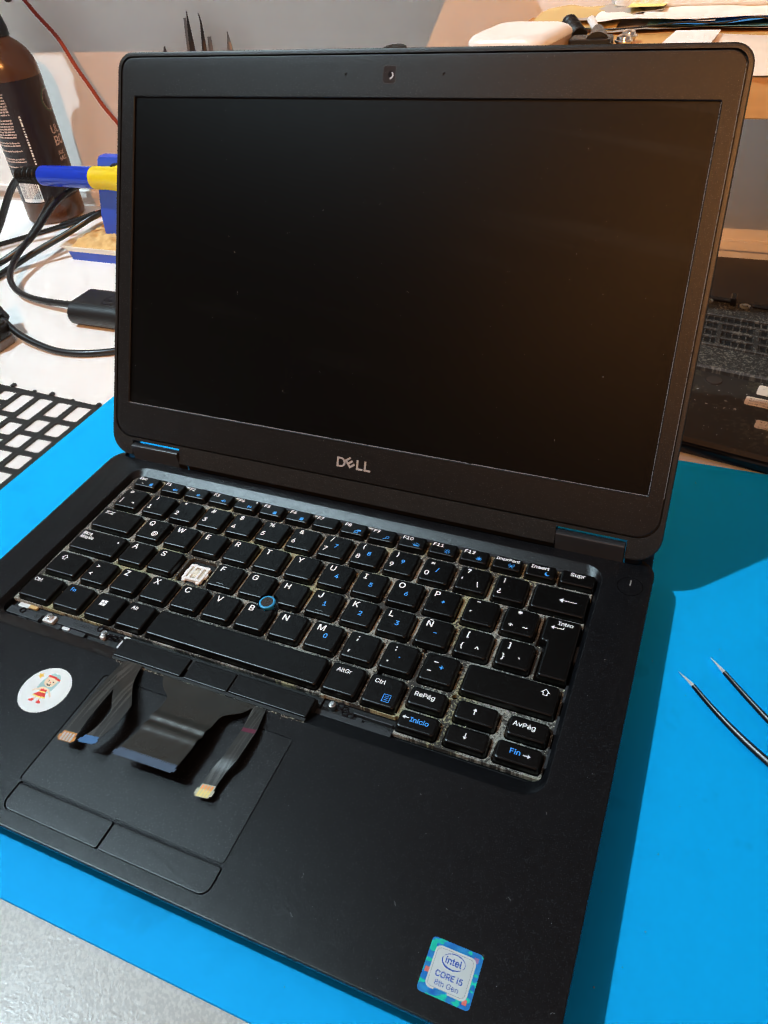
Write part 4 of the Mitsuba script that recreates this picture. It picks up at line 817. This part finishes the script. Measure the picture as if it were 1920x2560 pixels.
# ---------------------------------------------------------------- wooden shelf with its things
sh = tag(obj('wooden_shelf', rbox(150.5, 620, 449, 663.6, 145.8, 168.6, 1, .6), 'wood'), 'warm wooden shelf on the wall at the upper right', 'shelf')
wb = thing('white_case', 'small rounded white case with a translucent base on the wooden shelf', 'case')
c = [(147, 486.5), (204, 478.5), (214, 540), (157, 548)]
obj('base', loft([lift(rpoly(c, 11, 1.4, 8), 168.7), lift(rpoly(c, 11, .5, 8), 178.6)]), 'clear_pink', wb)
obj('lid', loft([lift(rpoly(c, 12, .2, 8), 178.7), lift(rpoly(c, 12, 0, 8), 179.4), lift(rpoly(c, 12, .5, 8), 181.5), lift(rpoly(c, 12, 2.2, 8), 183.6), lift(rpoly(c, 11, 5.0, 8), 184.9), lift(rpoly(c, 8, 8.5, 8), 185.4)]), 'ivory', wb, smooth=50)
pl = thing('plug_connector', 'black ribbed plug with a short white tip on the shelf beside the case', 'plug')
obj('body', [tube([(231, 520, 172), (227, 545, 173), (222.5, 568, 173.5)], np.linspace(9.0, 4.2, 20), 16, 20), rbox(212, 240, 516, 534, 168.7, 177, 3, 1)], 'rubber', pl)
obj('ribbed_sleeve', tube([(214, 545, 174 + 0.), (207, 560, 176), (200, 576, 178)], [5.2 + .9 * math.sin(i * 1.15) for i in range(44)], 14, 44), 'rubber', pl)
obj('lower_arm', tube([(214, 538, 172), (204, 548, 171.5), (196, 556, 173)], 3.2, 10, 16), 'rubber', pl)
obj('white_tip', tube([(222.5, 567, 173.4), (219, 574, 175.4), (214.5, 581, 179.0)], 2.7, 12, 14), 'white', pl)
for x, y, lab in ((246.5, 533, 'shiny metal fitting nearer the laptop lid'), (247, 550, 'shiny metal fitting farther from the laptop lid')):
    bo = thing('metal_fitting', lab + ' on the shelf', 'fitting', 'two small metal fittings on the shelf')
    obj('head', [lathe(x, y, [(1.5, 168.7), (4.6, 170.5), (5.4, 173), (4.4, 175.8), (2.2, 177)], 24)], 'steel', bo)
    obj('washer', tube([(x + 5.2 * math.cos(t), y + 5.2 * math.sin(t), 173) for t in np.linspace(0, 2 * np.pi, 24)], 1.0, 8, 24, False), 'steel', bo)
fo = tag(obj('foam_block', rbox(222, 640, 626, 661, 176, 262, 12, 4), 'foam'), 'cream foam block standing against the wall behind the papers', 'foam block')
def wavy(x0, x1, y0, y1, z, amp, seed, ph=0., n=70, m=14, tilt=0., th=.25, droop=None):
    x, y = np.meshgrid(np.linspace(x0, x1, n), np.linspace(y0, y1, m), indexing='ij')
    h = meshkit.fbm(np.stack([x * .022 + seed * 7.3, y * .02, x * 0], -1), 3, seed)
    zz = z + amp * (h - .25).clip(0) * 1.6 + tilt * (y - y0) / (y1 - y0)
    yy = y + 3 * np.sin(x * .05 + ph)
    if droop is not None: zz = zz - droop(x, y)
    return sheet(np.stack([x, yy, zz], -1), th)
tag(obj('envelope', wavy(166, 232, 588, 650, 169.2, 7, 3, tilt=4), 'paper_tan', smooth=60), 'tan paper envelope lying behind the plug on the shelf', 'envelope')
tag(obj('plastic_sleeve', wavy(190, 262, 600, 655, 175, 9, 5, 1.), 'paper_grey', smooth=60), 'grey brown plastic sleeve curling above the tan envelope', 'sleeve')
tag(obj('paper_sheet', wavy(214, 300, 585, 640, 174.5, 6, 8, 2.), 'paper', smooth=60), 'white folded paper left of the blue bag on the shelf', 'paper')
tag(obj('yellow_note', wavy(236, 262, 604, 640, 180.5, 4, 11), 'paper_yellow', smooth=60), 'small yellow note on top of the white folded paper', 'note')
for i, (x0, x1, z, m_, lab) in enumerate(((226, 430, 169.4, 'paper_grey', 'grey film bag at the bottom of the stack on the shelf'), (254, 440, 171.4, 'paper_teal', 'teal anti static bag in the middle of the stack on the shelf'), (262, 445, 173.6, 'paper_blue', 'blue printed bag near the top of the stack on the shelf'), (250, 450, 176.2, 'paper', 'pale paper on top of the blue bag on the shelf'))):
    tag(obj('bag', wavy(x0, x1, 581 + i * .9, 640, z, 3.2, 20 + i, i * 1.3), m_, smooth=60), lab, 'bag')
cord('thin black wire lying along the front of the bag stack', [(205, 590, 172), (230, 578, 172.5), (262, 577, 174.5), (285, 577.5, 176), (305, 577, 175), (325, 576.5, 178), (345, 577, 174), (380, 578, 174)], .55, 'cable', 'wire')
fb = tag(obj('clear_bag', wavy(275, 440, 449.5, 562, 169.0, 2.6, 31, 0., 70, 40), 'film', smooth=60), 'crumpled translucent bag at the front of the shelf near the lid corner', 'bag')
cd = tag(obj('white_card', ext(sg.Polygon([(273, 520), (303, 516), (306, 561), (277, 563)]), 173.2, 173.5), 'paper', smooth=False), 'white card lying on the translucent bag', 'card')
# small tools leaning against the wall behind the lid
def tool(label, x, ztip, w0, w1, lean, m='dark_steel', bent=0., taper=34, y=664, thick=3.):
    k = thing('slim_tool', label, 'tool', 'slim tools behind the laptop lid')
    x0 = x + lean * (ztip + 20) / 40
    n = 40; s = np.r_[0, np.linspace(ztip + 20 - taper, ztip + 20, n - 1)] / (ztip + 20)
    rings = []
    for t in s:
        h = (1 - t) * (ztip + 20); f_ = min(1, h / taper); w = (w0 + (w1 - w0) * f_) / 2; d = (.5 + (thick - .5) * f_) / 2
        cx = x0 + (x - x0) * t - bent * max(0, 1 - h / 9) ** 1.5; cy = y - 30 * (1 - t); z = -19.95 + t * (ztip + 20)
        rings.append(np.array([(cx - w, cy - d * .4, z), (cx - w * .3, cy - d, z), (cx + w * .3, cy - d, z), (cx + w, cy - d * .4, z), (cx + w, cy + d, z), (cx - w, cy + d, z)]))
    obj('blade', loft(rings), m, k, smooth=25)
for q in (('dark pointed tweezer tip, tallest of the tools behind the lid', -199.1, 183.3, .5, 8.5, .6, 'tool_dark', 0, 46), ('slim black pick with a bent tip behind the lid', -183.9, 180.9, .7, 5.2, -.2, 'tool_dark', 2.0, 36), ('pale flat blade beside the tallest tool tip', -203.2, 177.2, 3.0, 6.5, 2.6, 'tool_grey', 0, 26), ('short flat steel tool right of the bent pick', -178.3, 160.2, 4.2, 4.8, .6, 'tool_grey', 0, 20), ('pointed steel scriber farthest right of the tools behind the lid', -155.9, 164.6, .5, 5.8, 2.4, 'tool_grey', 0, 16), ('low steel tip farthest left of the tools behind the lid', -235.8, 152.4, 1.6, 9.5, -1.4, 'tool_dark', 0, 16)): tool(*q)
jr = thing('black_jar', 'black round cap of a small jar peeking over the lid', 'jar')
obj('cap', lathe(47.6, 605, [(9.6, 146), (10.2, 147), (10.2, 157.5), (9.6, 159), (8, 159.7)], 40), 'rubber', jr)
obj('body', lathe(47.6, 605, [(15, -19.9), (16, -19), (16, 134), (10, 146)], 40), 'rubber', jr)
